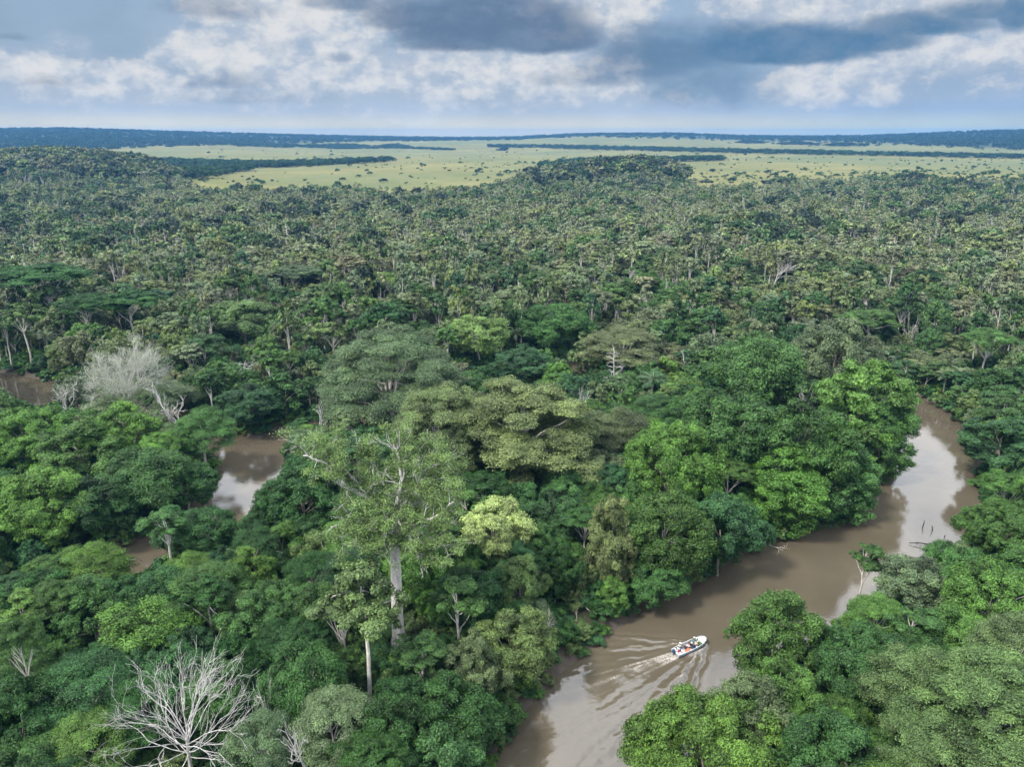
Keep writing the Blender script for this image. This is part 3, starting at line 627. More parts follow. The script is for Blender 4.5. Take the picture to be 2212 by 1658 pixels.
B, Fe, U, Sl, C_ = 'broadleaf_tree', 'feathery_tree', 'umbrella_tree', 'slender_tree', 'creeper_tree'
marks = [
 (Fe, 'feathery_big_0', 850, 812, 150, 29, 'grey-green', 'huge domed grey-green tree with layered foliage, widest crown beside the left river bend', 'huge domed tree', .8, (.118, .182, .088)),
 (Fe, 'spreading_big_0', 955, 930, 105, 25, 'olive green', 'large ragged olive tree directly behind the pale giant, left half of the olive pair', 'left olive giant', .8, (.142, .195, .080)),
 (Fe, 'spreading_big_1', 1130, 925, 150, 26, 'olive green', 'largest ragged olive tree in the middle, behind the cream flowering dome', 'right olive giant', .8, (.158, .205, .080)),
 (B, 'broadleaf_near_1', 1075, 1146, 68, 14, 'pale green', 'pale cream-green flowering domed tree standing bright amid dark canopy', 'pale flowering dome'),
 (C_, 'creeper_near_0', 1316, 1190, 44, 17, 'olive green', 'narrow cone-shaped olive tree with drooping branches and pale stem above the bank', 'cone-shaped tree', .9, (.165, .205, .085)),
 (C_, 'creeper_near_1', 1678, 1396, 76, 15, 'mid green', 'broad creeper-covered tree column rising from the near bank in front of the river', 'creeper column'),
 (Sl, 'slender_near_0', 1875, 1205, 30, 13, 'mid green', 'small round-headed tree on a thin bare stem beside the bright water', 'thin-stemmed tree'),
 (Fe, 'spreading_big_1', 2130, 1545, 170, 17, 'grey-green', 'wide feathery olive-grey tree filling the lower right corner', 'wide feathery tree', .8, (.108, .180, .062)),
 (Fe, 'feathery_near_0', 1985, 1475, 95, 15, 'grey-green', 'feathery grey-green tree on the left flank of the wide corner tree', None, .8, (.112, .178, .066)),
 (Fe, 'feathery_near_1', 2030, 1620, 110, 13, 'grey-green', 'feathery grey-green tree at the bottom edge below the wide corner tree', None, .8, (.104, .170, .060)),
 (Fe, 'feathery_near_2', 2190, 1400, 85, 15, 'grey-green', 'feathery grey-green tree at the right edge above the wide corner tree', None, .8, (.115, .172, .070)),
 (B, 'broadleaf_big_0', 1525, 1640, 165, 14, 'bright green', 'dense bright green bushy tree at the bottom edge below the boat wake', 'bottom bushy tree'),
 (B, 'broadleaf_big_1', 1870, 1450, 110, 12, 'mid green', 'rounded mid green tree between the creeper column and the wide feathery tree', None),
 (B, 'broadleaf_near_0', 1800, 770, 74, 25, 'grey-green', 'pale grey-green tree crowning the right peninsula', 'pale peninsula tree'),
 (B, 'broadleaf_near_2', 1862, 882, 104, 23, 'bright green', 'bright yellow-green tree at the tip of the right peninsula by the river bend', 'bright peninsula tree'),
 (B, 'broadleaf_near_3', 1640, 800, 85, 23, 'mid green', 'mid green rounded tree in the middle of the peninsula top', None),
 (B, 'broadleaf_near_4', 1735, 965, 98, 21, 'mid green', 'mid green tree on the peninsula with dark gap and dead limb in front', None),
 (B, 'broadleaf_near_1', 1570, 930, 95, 22, 'mid green', 'mid green tree above the dark gap on the peninsula', None),
 (B, 'broadleaf_big_0', 1450, 1010, 105, 20, 'bright green', 'large bright green tree on the river side left of the dark peninsula gap', 'large riverside tree'),
 (B, 'broadleaf_near_0', 1560, 1150, 80, 15, 'blue-green', 'blue-green tree overhanging the far bank above the boat', 'overhanging blue-green tree'),
 (B, 'broadleaf_near_3', 1440, 1160, 85, 16, 'mid green', 'mid green tree leaning over the far bank left of the blue-green tree', None),
 (B, 'broadleaf_near_4', 1420, 1255, 62, 9, 'mid green', 'low dark green tree drooping into the river just above the wake', None),
 (C_, 'creeper_near_1', 1690, 1070, 75, 15, 'bright green', 'bright green low tree on the inner bank at the bend', None),
 (C_, 'creeper_near_0', 1800, 1045, 72, 17, 'mid green', 'mid green tree overhanging the inside of the river bend', None),
 (C_, 'creeper_near_1', 1908, 958, 56, 18, 'mid green', 'mid green overhanging tree nearest the bright water of the bend', None),
 (B, 'broadleaf_near_3', 1190, 705, 68, 17, 'mid green', 'mid green rounded tree beyond the huge domed tree, beside the brown gap', None),
 (B, 'broadleaf_near_1', 1035, 745, 66, 16, 'yellow-green', 'yellow-green rounded tree touching the huge domed tree', None),
 (B, 'broadleaf_near_2', 1130, 792, 62, 13, 'blue-green', 'blue-green spreading tree between the huge domed tree and the brown gap', None),
 (Fe, 'feathery_near_1', 1345, 745, 80, 18, 'brownish green', 'brownish domed tree behind the white dead snag', 'brownish dome'),
 (Fe, 'feathery_near_0', 1330, 925, 70, 15, 'brownish green', 'brownish rounded tree in front of the white dead snag', None),
 (U, 'umbrella_near_0', 95, 600, 88, 26, 'deep green', 'tall dark umbrella tree with high trunks standing over the left bank', 'tall dark umbrella tree'),
 (U, 'umbrella_near_1', 200, 660, 62, 22, 'deep green', 'dark tree with a pale forked trunk, left of its twin', None),
 (U, 'umbrella_near_2', 285, 655, 60, 22, 'deep green', 'dark tree with pale branching trunk, right of its twin', 'forked dark twin'),
 (B, 'broadleaf_near_0', 525, 690, 72, 17, 'olive green', 'olive domed tree beyond the left river bend', 'olive dome'),
 (B, 'broadleaf_near_4', 540, 875, 60, 11, 'blue-green', 'dark blue-green riverside tree at the top of the left bend', None),
 (Fe, 'feathery_near_2', 440, 930, 66, 16, 'mid green', 'tall mid green feathery tree at the edge of the left bend water', 'left bend tree'),
 (B, 'broadleaf_big_1', 55, 950, 90, 15, 'bright green', 'bright green clumpy tree at the left edge below the river glint', None),
 (B, 'broadleaf_near_2', 175, 975, 85, 15, 'mid green', 'mid green clumpy tree in the middle of the left peninsula', None),
 (B, 'broadleaf_near_0', 265, 935, 70, 15, 'bright green', 'bright green tree just below the grey twiggy crown', None),
 (B, 'broadleaf_near_3', 310, 1040, 85, 14, 'mid green', 'mid green clumpy tree facing the left bend water', 'left peninsula tree'),
 (B, 'broadleaf_big_0', 90, 1090, 110, 15, 'bright green', 'broad bright green clumpy tree at the lower left of the peninsula', None),
 (B, 'broadleaf_near_4', 215, 1120, 75, 12, 'deep green', 'deep green tree above the small dark water gap', None),
 (B, 'broadleaf_near_1', 400, 1050, 60, 12, 'deep green', 'deep green tree on the tip of the left peninsula', None),
 (Sl, 'slender_near_1', 785, 1298, 72, 24, 'olive green', 'olive tree with a long pale bare stem in front of the giant', 'pale-stemmed tree'),
 (U, 'umbrella_near_1', 40, 1385, 52, 16, 'mid green', 'thin pale-stemmed tree at the left edge of the lower forest', None),
 (Fe, 'feathery_near_1', 720, 1560, 90, 13, 'grey-green', 'grey-green feathery tree with dead limbs at the bottom edge', 'bottom feathery tree'),
 (Fe, 'feathery_near_2', 560, 1610, 75, 12, 'grey-green', 'sparse grey-green tree right of the white leafless tree', None),
 (B, 'broadleaf_near_1', 440, 1150, 60, 11, 'deep green', 'dark tree in front of the left bend, closing the water view', None),
 (B, 'broadleaf_near_0', 650, 1080, 75, 15, 'deep green', 'deep green rounded tree on the right side of the left bend', None),
 (Fe, 'feathery_near_1', 300, 858, 100, 15, 'grey-green', 'thin grey-green feathery tree under a bleached twig crown', 'grey twiggy tree'),
 (B, 'broadleaf_near_3', 2080, 1060, 1, 1, None, None, None),
 (U, 'umbrella_near_0', 2135, 735, 50, 18, 'mid green', 'mid green tree on a long pale stem over the right bank', 'right pale-stemmed tree'),
 (U, 'umbrella_near_2', 1880, 690, 55, 17, 'mid green', 'tree with a pale forked trunk behind the peninsula', None),
 (B, 'broadleaf_big_1', 2175, 1150, 88, 12, 'mid green', 'mid green bushy tree on the right bank beside the drowned snags', None),
 (B, 'broadleaf_near_2', 2160, 960, 80, 13, 'blue-green', 'blue-green bushy tree on the outer bank of the bend', None),
 (B, 'broadleaf_near_4', 1980, 1270, 75, 11, 'grey-green', 'grey-green tree right of the thin-stemmed tree', None),
 (U, 'umbrella_near_1', 645, 590, 50, 18, 'grey-green', 'greyish tree with long pale stem far beyond the left bend', None),
 (B, 'broadleaf_near_2', 1390, 620, 45, 15, 'mid green', 'mid green dome in the middle forest with palm fronds beside it', None),
 (B, 'broadleaf_near_3', 820, 615, 40, 14, 'yellow-green', 'pale yellow-green tree on a white stem in the middle forest', None),
]
for a in marks:
    if a[6]: mark(*a)
# protected sight lines without a tree of their own: water gaps, trunks, snags
OCC += [(1230, 1260, 60, 90, 110), (858, 1262, 30, 108, 98), (805, 1450, 14, 70, 82), (400, 1540, 150, 130, 75), (1250, 790, 26, 22, 260), (1322, 805, 40, 55, 185), (532, 785, 22, 34, 215), (1408, 820, 34, 30, 180), (1878, 1265, 12, 45, 110), (740, 915, 22, 14, 190), (365, 870, 40, 75, 165), (850, 1110, 175, 160, 100)]

def leafless(kind, L, bark, px, py, z, label, short=None, rot=0.0, s=1.0, r=3.0):
    x, y = at(px, py, z); tv, tq, tt = tube_set(L, 7)
    o = bpy.data.objects.new(kind, None); COL.objects.link(o); o.location = (x, y, float(terrain(x, y))); o.rotation_euler.z = rot; o.scale = (s, s, s)
    o['category'] = 'dead tree'; o['label'] = label; o['group'] = GROUP['bare_tree']
    n = 1
    link('trunk', mesh_np('trunk', *tube_set(L[:n], 8), [bark], smooth_=True), o)
    if len(L) > n: link('branches', mesh_np('branches', *tube_set(L[n:], 5), [bark], smooth_=True), o)
    THINGS.append(dict(root=o, kind=kind, colour='white', px=px, py=py, label=label, d=0, size=9))
    if short: LAND.append((px, py, short))
    PLACED.append((x, y, r))
    return o

# the white fan-shaped leafless tree at the bottom
def white_fan():
    g = seeded(31); H = 15.5; L = [(curve(g, (0, 0, -1), (.2, .3, 9.5), 8, 0, .04), np.linspace(.32, .13, 8))]
    for k in range(25):
        a = k * 2.39996; e = R(4 + 68 * (k / 24) ** .9)
        z0 = 6.3 + 3.1 * k / 24
        d = np.array([math.cos(a) * math.cos(e), math.sin(a) * math.cos(e) * .8, math.sin(e)])
        recurse(g, L[0][0][0] * 0 + np.array([.2 * z0 / 9.5, .3 * z0 / 9.5, z0]), d, 4.7, .078, 4, L, spread=.48, kids=(2, 3), shrink=.66, up=.14, minr=.015)
    leafless('bare_tree', L, M_DEAD, 403, 1632, 8.5, 'large white leafless tree with fan of branches at bottom left', 'white leafless tree', r=7)
white_fan()
def bare_at(i, px, py, H, rpx, label, short=None):
    p = PROTO[f'bare_{i}']; sz = H / p['H']; z = 2 + p['zc'] * sz
    for _ in range(3): x, y = at(px, py, z); z = float(terrain(x, y)) + p['zc'] * sz
    d = float(proj(x, y, z)[2]); s = rpx * d / F / p['R']
    plant('bare_tree', f'bare_{i}', x, y, s, sz, 'white', label=label, cat='dead tree')
    PLACED.append((x, y, 2.5)); OCC.append((px, py, rpx, rpx, math.hypot(x, y)))
    if short: LAND.append((px, py, short))
bare_at(0, 130, 848, 13, 52, 'bare grey tree spreading against the river glint at far left', 'bare grey tree')
bare_at(1, 380, 865, 19, 50, 'leaning white leafless tree beside the grey twiggy crown', 'leaning white tree')
bare_at(2, 690, 890, 13, 30, 'small bare grey tree beside the left bend water')
bare_at(3, 265, 582, 20, 22, 'twisted white dead tree right of the tall dark umbrella tree')
bare_at(0, 1680, 580, 16, 38, 'white spreading leafless tree in the middle forest behind the peninsula')
bare_at(1, 1185, 1335, 9, 26, 'small leafless drooping tree by the near bank')
bare_at(2, 655, 1592, 17, 62, 'white dead limbs standing in the bottom feathery tree')
bare_at(3, 575, 1520, 14, 38, 'thin dead stem with broken top right of the white leafless tree')
bare_at(2, 1745, 880, 15, 30, 'tangled dead limb showing in the dark peninsula gap')
bare_at(3, 1975, 700, 16, 28, 'white dead tree among foliage on the far right bank')
bare_at(1, 1925, 600, 15, 22, 'small white dead tree far behind the right bend')

# the tall dead snag with short horizontal branches, and its smaller double
def snag(px, pyt, pyb, label, short, seed, bl):
    g = seeded(seed); xb, yb = at(px, pyb, 6.0); d = math.hypot(xb, yb)
    H = CAMH - d * math.tan(PITCH + math.atan((pyt - 829) / F)); H = max(8, H - 1.7)
    L = [(curve(g, (0, 0, -1), (0, 0, H), 9, 0, .03), np.linspace(.28, .07, 9))]
    for k in range(20):
        t = .50 + .5 * (k + .5) / 20; i = min(8, int(t * 8)); a = k * 2.4
        r = bl * (1.15 - abs(t - .72) * 1.6) * g.uniform(.6, 1.2)
        recurse(g, (0, 0, t * H), (math.cos(a), math.sin(a), g.uniform(-.1, .35)), r, .075, 2, L, spread=.5, kids=(2, 3), shrink=.55, up=.1, minr=.025, steps=4)
    x, y = xb, yb
    leafless('bare_tree', L, M_DEAD, px, pyb, 6.0, label, short)
snag(1322, 752, 868, 'tall white dead snag with short level branches in the middle', 'white dead snag', 61, 1.8)
snag(532, 756, 822, 'white dead pole tree with a few level branches beyond the left bend', 'white pole tree', 62, 2.2)

# ------------------------------------------------------------------ the pale giant (emergent tree) in front of the middle
def giant():
    g = seeded(77); D0 = at(862, 1425, 1.7); d = math.hypot(*D0)
    x0, y0 = D0
    def loc(px, py, dy):
        """point of a limb seen at a picture position, dy metres behind the trunk"""
        a, b, c = ray(px, py); t = (y0 + dy) / b
        return np.array([a * t - x0, dy, CAMH + c * t - 1.7])
    root = bpy.data.objects.new('giant_tree', None); COL.objects.link(root); root.location = (x0, y0, 1.7)
    root['category'] = 'tree'; root['label'] = 'tall emergent tree with thick pale trunk rising above the near forest'
    # fluted trunk with plank buttresses
    ks = 20; zs = [-1, .3, 1.5, 3, 5, 8, 12, 15, 18, 20.5, 23, 25]
    top = loc(850, 1120, 0); V = []
    for z in zs:
        t = max(0, z) / top[2]; c = np.array([top[0] * t, 0, z]); r = np.interp(z, [0, 2, 5, 12, 20, 25], [1.25, 1.0, .84, .76, .66, .52])
        bt = np.interp(z, [0, 3, 6], [.75, .25, .05])
        for k in range(ks):
            a = k * 2 * PI / ks; q = r * (1 + bt * max(0, math.cos(a * 5)) ** 3 + .03 * math.sin(a * 3 + z) + .04 * math.sin(z * 1.3 + a)); V.append(c + np.array([q * math.cos(a), q * math.sin(a), 0]))
    n = len(zs); i = np.arange(n - 1)[:, None] * ks; j = np.arange(ks)[None]
    Q = np.stack([i + j, i + (j + 1) % ks, i + ks + (j + 1) % ks, i + ks + j], -1).reshape(-1, 4)
    link('trunk', mesh_np('trunk', V, Q, None, [bark_material('smooth_pale_bark', (.52, .48, .45), (.74, .70, .66))], smooth_=True), root)
    fork = np.array(V).reshape(n, ks, 3)[-2].mean(0)
    limbs = [  # picture way points, depth behind the trunk, base radius
        ([(835, 1110), (800, 1078), (765, 1062), (722, 1030), (700, 1000), (655, 985)], -1.0, .50), ([(842, 1120), (815, 1124), (765, 1128), (715, 1140)], -3.0, .26),
        ([(858, 1085), (868, 1030), (860, 985), (850, 960)], 1.5, .40), ([(868, 1100), (905, 1050), (935, 1010), (960, 990)], 2.0, .38),
        ([(872, 1118), (905, 1130), (945, 1115), (980, 1085)], -2.5, .30), ([(880, 1130), (920, 1160), (960, 1180)], -4.0, .22), ([(850, 1090), (820, 1030), (800, 985)], 4.0, .34), ([(870, 1090), (890, 1040), (910, 985)], 6.0, .34), ([(845, 1125), (790, 1160), (740, 1180)], -5.0, .22),
        ([(838, 1112), (790, 1060), (740, 1010), (700, 975)], 5.0, .3), ([(868, 1105), (930, 1075), (985, 1040)], 4.5, .28), ([(850, 1130), (845, 1170), (830, 1200)], -6.0, .2), ([(862, 1130), (890, 1170), (905, 1210)], -6.0, .2)]
    tips = []
    for pts, dy, r in limbs:
        P = [fork + np.array([0, 0, -.5])] + [loc(a, b, dy * (k + 1) / len(pts)) for k, (a, b) in enumerate(pts)]
        P = np.array(P); m = 4 * len(P)
        t = np.linspace(0, len(P) - 1, m); C = np.stack([np.interp(t, np.arange(len(P)), P[:, k]) for k in range(3)], 1)
        C[1:-1] += g.normal(size=(m - 2, 3)) * .10
        rr = np.linspace(r, .09, m); L = [(C, rr)]
        for k in range(int(m * .9)):
            q = int(g.integers(m // 3, m)); dd = unit(g.normal(size=3) + np.array([0, 0, .35]) + (C[q] - C[q - 1]) * .8)
            tw = []; recurse(g, C[q], dd, g.uniform(1.2, 2.6), max(.05, rr[q] * .4), 2, tw, spread=.6, kids=(2, 3), shrink=.65, up=.2, minr=.03, steps=4); L += tw
            tips += [w[0][-1] for w in tw]
        tips += list(C[m // 3:])
        link('limb', mesh_np('limb', *tube_set(L, 8), [M_DEAD], smooth_=True), root)
    tips = np.array(tips)
    # foliage: airy sprays at the twig ends
    n = 95000; keep = tips[:, 2] > fork[2] - 3.5; tips = tips[keep]
    w = g.random(len(tips)) ** 3.5; ci = g.choice(len(tips), n, p=w / w.sum())
    gg = unit(g.normal(size=(n, 3))) * np.abs(g.normal(.62, .25, (n, 1)))
    P = tips[ci] + gg * np.array([1.15, 1.15, .6]) + np.array([0, 0, .25])
    sz = .13 * g.uniform(.7, 1.4, n)
    V, Q = cards(g, P, gg * .5 + np.array([0, 0, .7]) + g.normal(size=(n, 3)) * .4, sz, sz * .45)
    tone = np.repeat(np.clip(.55 + g.normal(0, .12, len(tips))[ci] + g.normal(0, .16, n), 0, 1), 3)
    c = link('crown', mesh_np('crown', V, None, Q, [M_LEAF], {'leaf_tone': tone}), root); c['tint'] = (.138, .215, .072)
    THINGS.append(dict(root=root, kind='giant_tree', colour='pale', px=860, py=1120, label=root['label'], d=0, size=200))
    LAND.append((860, 1150, 'pale-trunked giant')); PLACED.append((x0, y0, 6))
giant()

# bleached twigs over the grey feathery tree: fine dead twigs, part of a bare tree of its own
def twig_crown(px, py, rpx, H, label):
    g = seeded(91); x, y = at(px, py, H * .8); d = float(proj(x, y, H * .8)[2]); Rm = rpx * d / F
    L = [(curve(g, (0, 0, -1), (0, 0, H * .5), 6, 0, .05), np.linspace(.4, .25, 6))]
    for k in range(16):
        a = k * 2.4; e = R(g.uniform(15, 72))
        recurse(g, (0, 0, H * .5), (math.cos(a) * math.cos(e), math.sin(a) * math.cos(e), math.sin(e)), H * .25, .10, 4, L, spread=.62, kids=(3, 5), shrink=.66, up=.25, minr=.020, steps=3)
    o = leafless('bare_tree', L, M_DEAD, px, py, H * .8, label, 'bleached twig crown')
    tips = np.array([l[0][-1] for l in L[1:] if l[1][0] < .06]); n = 26000; ci = g.integers(0, len(tips), n)
    P = tips[ci] + g.normal(size=(n, 3)) * np.array([.55, .55, .4]); sz = .12 * g.uniform(.6, 1.4, n)
    V, Q = cards(g, P, g.normal(size=(n, 3)) + np.array([0, 0, .5]), sz, sz * .3)
    c = link('crown', mesh_np('crown', V, None, Q, [M_LEAF], {'leaf_tone': np.repeat(np.clip(.55 + g.normal(0, .15, n), 0, 1), 3)}), o); c['tint'] = (.30, .34, .26)
twig_crown(268, 800, 80, 23, 'broad bleached crown of fine white twigs over grey-green foliage')

# ------------------------------------------------------------------ palms
for (px, py, rpx, H, lb) in [(1408, 820, 40, 11, 'large palm with long drooping fronds beside the white dead snag'), (62, 690, 26, 11, 'hanging palm at left bank under the tall dark umbrella tree'), (95, 730, 26, 11, 'lower hanging palm on the left bank, nearer the water'), (2075, 700, 34, 12, 'drooping palm on the far right bank left of the pale stem'), (1280, 590, 28, 12, 'palm cluster head in the middle forest, left of the round dome'), (1350, 580, 26, 12, 'palm head in the middle forest beside the round dome'), (1520, 570, 24, 12, 'palm head in the middle forest right of the round dome'), (1015, 1420, 20, 6, 'small star-shaped palm low on the near bank')]:
    mark('palm_tree', f'palm_near_{rnd.randrange(3)}', px, py, rpx, H, 'blue-green' if rpx > 30 else 'grey-green', lb, 'large palm' if px == 1408 else None)

# ------------------------------------------------------------------ filling the forest
WATER = [[(1085, 1658), (1090, 1600), (1130, 1505), (1180, 1425), (1290, 1345), (1350, 1335), (1480, 1285), (1505, 1262), (1640, 1190), (1655, 1168), (1740, 1168), (1868, 1135), (1872, 1085), (1925, 1020), (1982, 950), (1955, 858), (2000, 868), (2062, 932), (2078, 1000), (2088, 1080), (2075, 1130), (2048, 1188), (1990, 1212), (1905, 1232), (1862, 1310), (1820, 1335), (1790, 1388), (1700, 1420), (1600, 1478), (1400, 1540), (1360, 1600), (1345, 1658)],
         [(635, 905), (508, 935), (490, 1000), (447, 1045), (452, 1090), (512, 1138), (530, 1130), (548, 1080), (592, 1018), (612, 960)], [(268, 1188), (348, 1168), (352, 1208), (290, 1244)], [(-20, 785), (60, 802), (118, 832), (108, 870), (80, 886), (40, 882), (15, 850), (-20, 820)]]
def inpoly(px, py, poly):
    c = np.zeros(np.shape(px), bool); n = len(poly)
    for i in range(n):
        (xa, ya), (xb, yb) = poly[i], poly[i - 1]
        c ^= ((ya > py) != (yb > py)) & (px < (xb - xa) * (py - ya) / ((yb - ya) or 1e-9) + xa)
    return c
OCCA = np.array(OCC)
def blocks(x, y, z0, H, zc, rad, thr=None):
    """would this plant hide water or a landmark that the photograph shows?"""
    p0 = proj(x, y, z0 + H); s = rad * F / p0[2]
    p1 = proj(x, y, z0 + zc); p2 = proj(x, y, z0 + .5)
    pts = np.array([(p0[0], p0[1]), (p0[0] - s * .55, p0[1] * .75 + p1[1] * .25), (p0[0] + s * .55, p0[1] * .75 + p1[1] * .25), (p1[0] - s * .9, p1[1]), (p1[0] + s * .9, p1[1]), (p1[0], p1[1]), (p2[0], p2[1])])
    for w in WATER:
        if inpoly(pts[:, 0], pts[:, 1], w).any(): return True
    d = math.hypot(x, y); o = OCCA[OCCA[:, 4] > d + 1.0]
    if len(o):
        q = ((pts[:, 0][:, None] - o[:, 0]) / o[:, 2]) ** 2 + ((pts[:, 1][:, None] - o[:, 1]) / o[:, 3]) ** 2
        if (q < 1).any(): return True
    return False
class Grid:
    def __init__(s, c): s.c = c; s.g = {}
    def near(s, x, y, r):
        k = int(r / s.c) + 2; i, j = int(x // s.c), int(y // s.c)
        for a in range(i - k, i + k + 1):
            for b in range(j - k, j + k + 1):
                for (px, py, pr) in s.g.get((a, b), ()):
                    if (px - x) ** 2 + (py - y) ** 2 < (r + pr) ** 2: return True
        return False
    def add(s, x, y, r): s.g.setdefault((int(x // s.c), int(y // s.c)), []).append((x, y, r))
G1 = Grid(9.0)
for p in PLACED: G1.add(*p)

def colour_at(px, r, kind):
    """foliage colour by where in the forest the tree stands"""
    u = rnd.random(); r = r + rnd.gauss(0, 55)
    if r > 400:
        pal = [('olive green', 5), ('grey-green', 7), ('brownish green', 4), ('mid green', 1.0), ('deep green', .3)]
    elif r > 230:
        pal = [('mid green', 3), ('grey-green', 4.5), ('olive green', 4), ('deep green', 2.0), ('blue-green', 1.0), ('brownish green', 1.4), ('yellow-green', .4)]
    elif px < 560:
        pal = [('mid green', 3), ('deep green', 3.5), ('bright green', 1.5), ('blue-green', 1.2), ('olive green', .7)]
    elif px < 1300:
        pal = [('deep green', 3.6), ('mid green', 3), ('olive green', 1.2), ('blue-green', 1.2), ('bright green', .6), ('grey-green', .6)]
    else:
        pal = [('mid green', 4), ('bright green', 2), ('deep green', 2), ('grey-green', 1), ('blue-green', 1)]
    t = u * sum(w for _, w in pal)
    for n, w in pal:
        t -= w
        if t <= 0: return n
    return pal[0][0]

FILL = []    # (kind, x, y, z, crown radius, height, colour, size in the picture)
def fill_forest():
    def tryone(x, y, kind, rad, H, grid, tight):
        if grid.near(x, y, rad * tight): return False
        if r_ < 420 and float(bank(np.array(x), np.array(y))) < .6: return False
        if r_ < 275 and 1890 < 1106 + F * x / (y * CP + 70 * SP) < 2130 and r_ > 205: H = min(H, 9.0)
        z = float(terrain(x, y))
        if r_ < 420 and blocks(x, y, z, H, H * .65, rad): return False
        grid.add(x, y, rad * tight); c = colour_at(1106 + x / y * F, r_, kind)
        FILL.append((kind, x, y, z, rad, H, c, rad / math.hypot(r_, CAMH)))
        return True
    for (r0, r1, n, kinds, rs, hs, tight) in [
        (56, 240, 9000, [(B, 6), (Fe, 2.2), (U, 1.2), (C_, 1.8), (Sl, .6)], (3.2, 6.2), (8, 15), .62), (56, 240, 9000, [(B, 6), (C_, 2), (Sl, 1)], (2.0, 3.2), (5, 9), .62),
        (240, 430, 9000, [(B, 5), (Fe, 3), (U, 2), (Sl, 3), ('palm_tree', 1.2)], (3.6, 8.0), (10, 19), .60), (240, 430, 9000, [(B, 4), (Sl, 2.5), ('palm_tree', .8)], (1.9, 3.0), (6, 11), .6)]:
        for _ in range(n):
            r_ = math.sqrt(rnd.uniform(r0 * r0, r1 * r1)); a = R(rnd.uniform(-39, 39)); x, y = math.sin(a) * r_, math.cos(a) * r_
            t = rnd.random() * sum(w for _, w in kinds)
            for kind, w in kinds:
                t -= w
                if t <= 0: break
            u = rnd.random(); rad = rs[0] + (rs[1] - rs[0]) * u; H = hs[0] + (hs[1] - hs[0]) * (.6 * u + .4 * rnd.random())
            if kind == U: H *= 1.25; rad *= .95
            if kind == Sl: rad = min(rad, 3.2) * .95; H *= (1.4 if r_ > 200 else 1.15)
            if kind == 'palm_tree': rad = min(rad, 3.4); H = rnd.uniform(8, 13)
            tryone(x, y, kind, rad, H, G1, tight)
fill_forest()

def scattered_snags():
    k = 0
    for _ in range(400):
        r_ = math.sqrt(rnd.uniform(175 ** 2, 430 ** 2)); a = R(rnd.uniform(-36, 36)); x, y = math.sin(a) * r_, math.cos(a) * r_
        if float(bank(np.array(x), np.array(y))) < 3: continue
        z = float(terrain(x, y)); H = rnd.uniform(13, 20); rad = rnd.uniform(1.6, 3.4)
        if blocks(x, y, z, H, H * .7, rad) or G1.near(x, y, 1.5): continue
        G1.add(x, y, 2.0); i = rnd.randrange(4); p = PROTO[f'bare_{i}']
        plant('bare_tree', f'bare_{i}', x, y, rad / p['R'], H / p['H'], 'pale', z=z, cat='dead tree'); k += 1
        if k >= 22: break
scattered_snags()
LODS = {B: ('broadleaf', 5), Fe: ('feathery', 3), U: ('umbrella', 3), Sl: ('slender', 4), C_: ('creeper', 2), 'palm_tree': ('palm', 3)}
FILL.sort(key=lambda f: -f[7])
LIMIT = {B: 250, Fe: 120, U: 90, Sl: 110, C_: 110, 'palm_tree': 60}
REST = []; count = {}
for f in FILL:
    kind, x, y, z, rad, H, c, sz_ = f
    count[kind] = count.get(kind, 0) + 1
    if count[kind] > LIMIT[kind]: REST.append(f); continue
    nm, k = LODS[kind]; r = math.hypot(x, y)
    lod = 'near' if (r < 190 or kind == 'palm_tree') else 'mid'
    pn = f'{nm}_{lod}_{rnd.randrange(k)}'; p = PROTO[pn]
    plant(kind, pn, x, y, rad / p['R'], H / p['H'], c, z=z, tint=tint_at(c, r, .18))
print('fill', count)

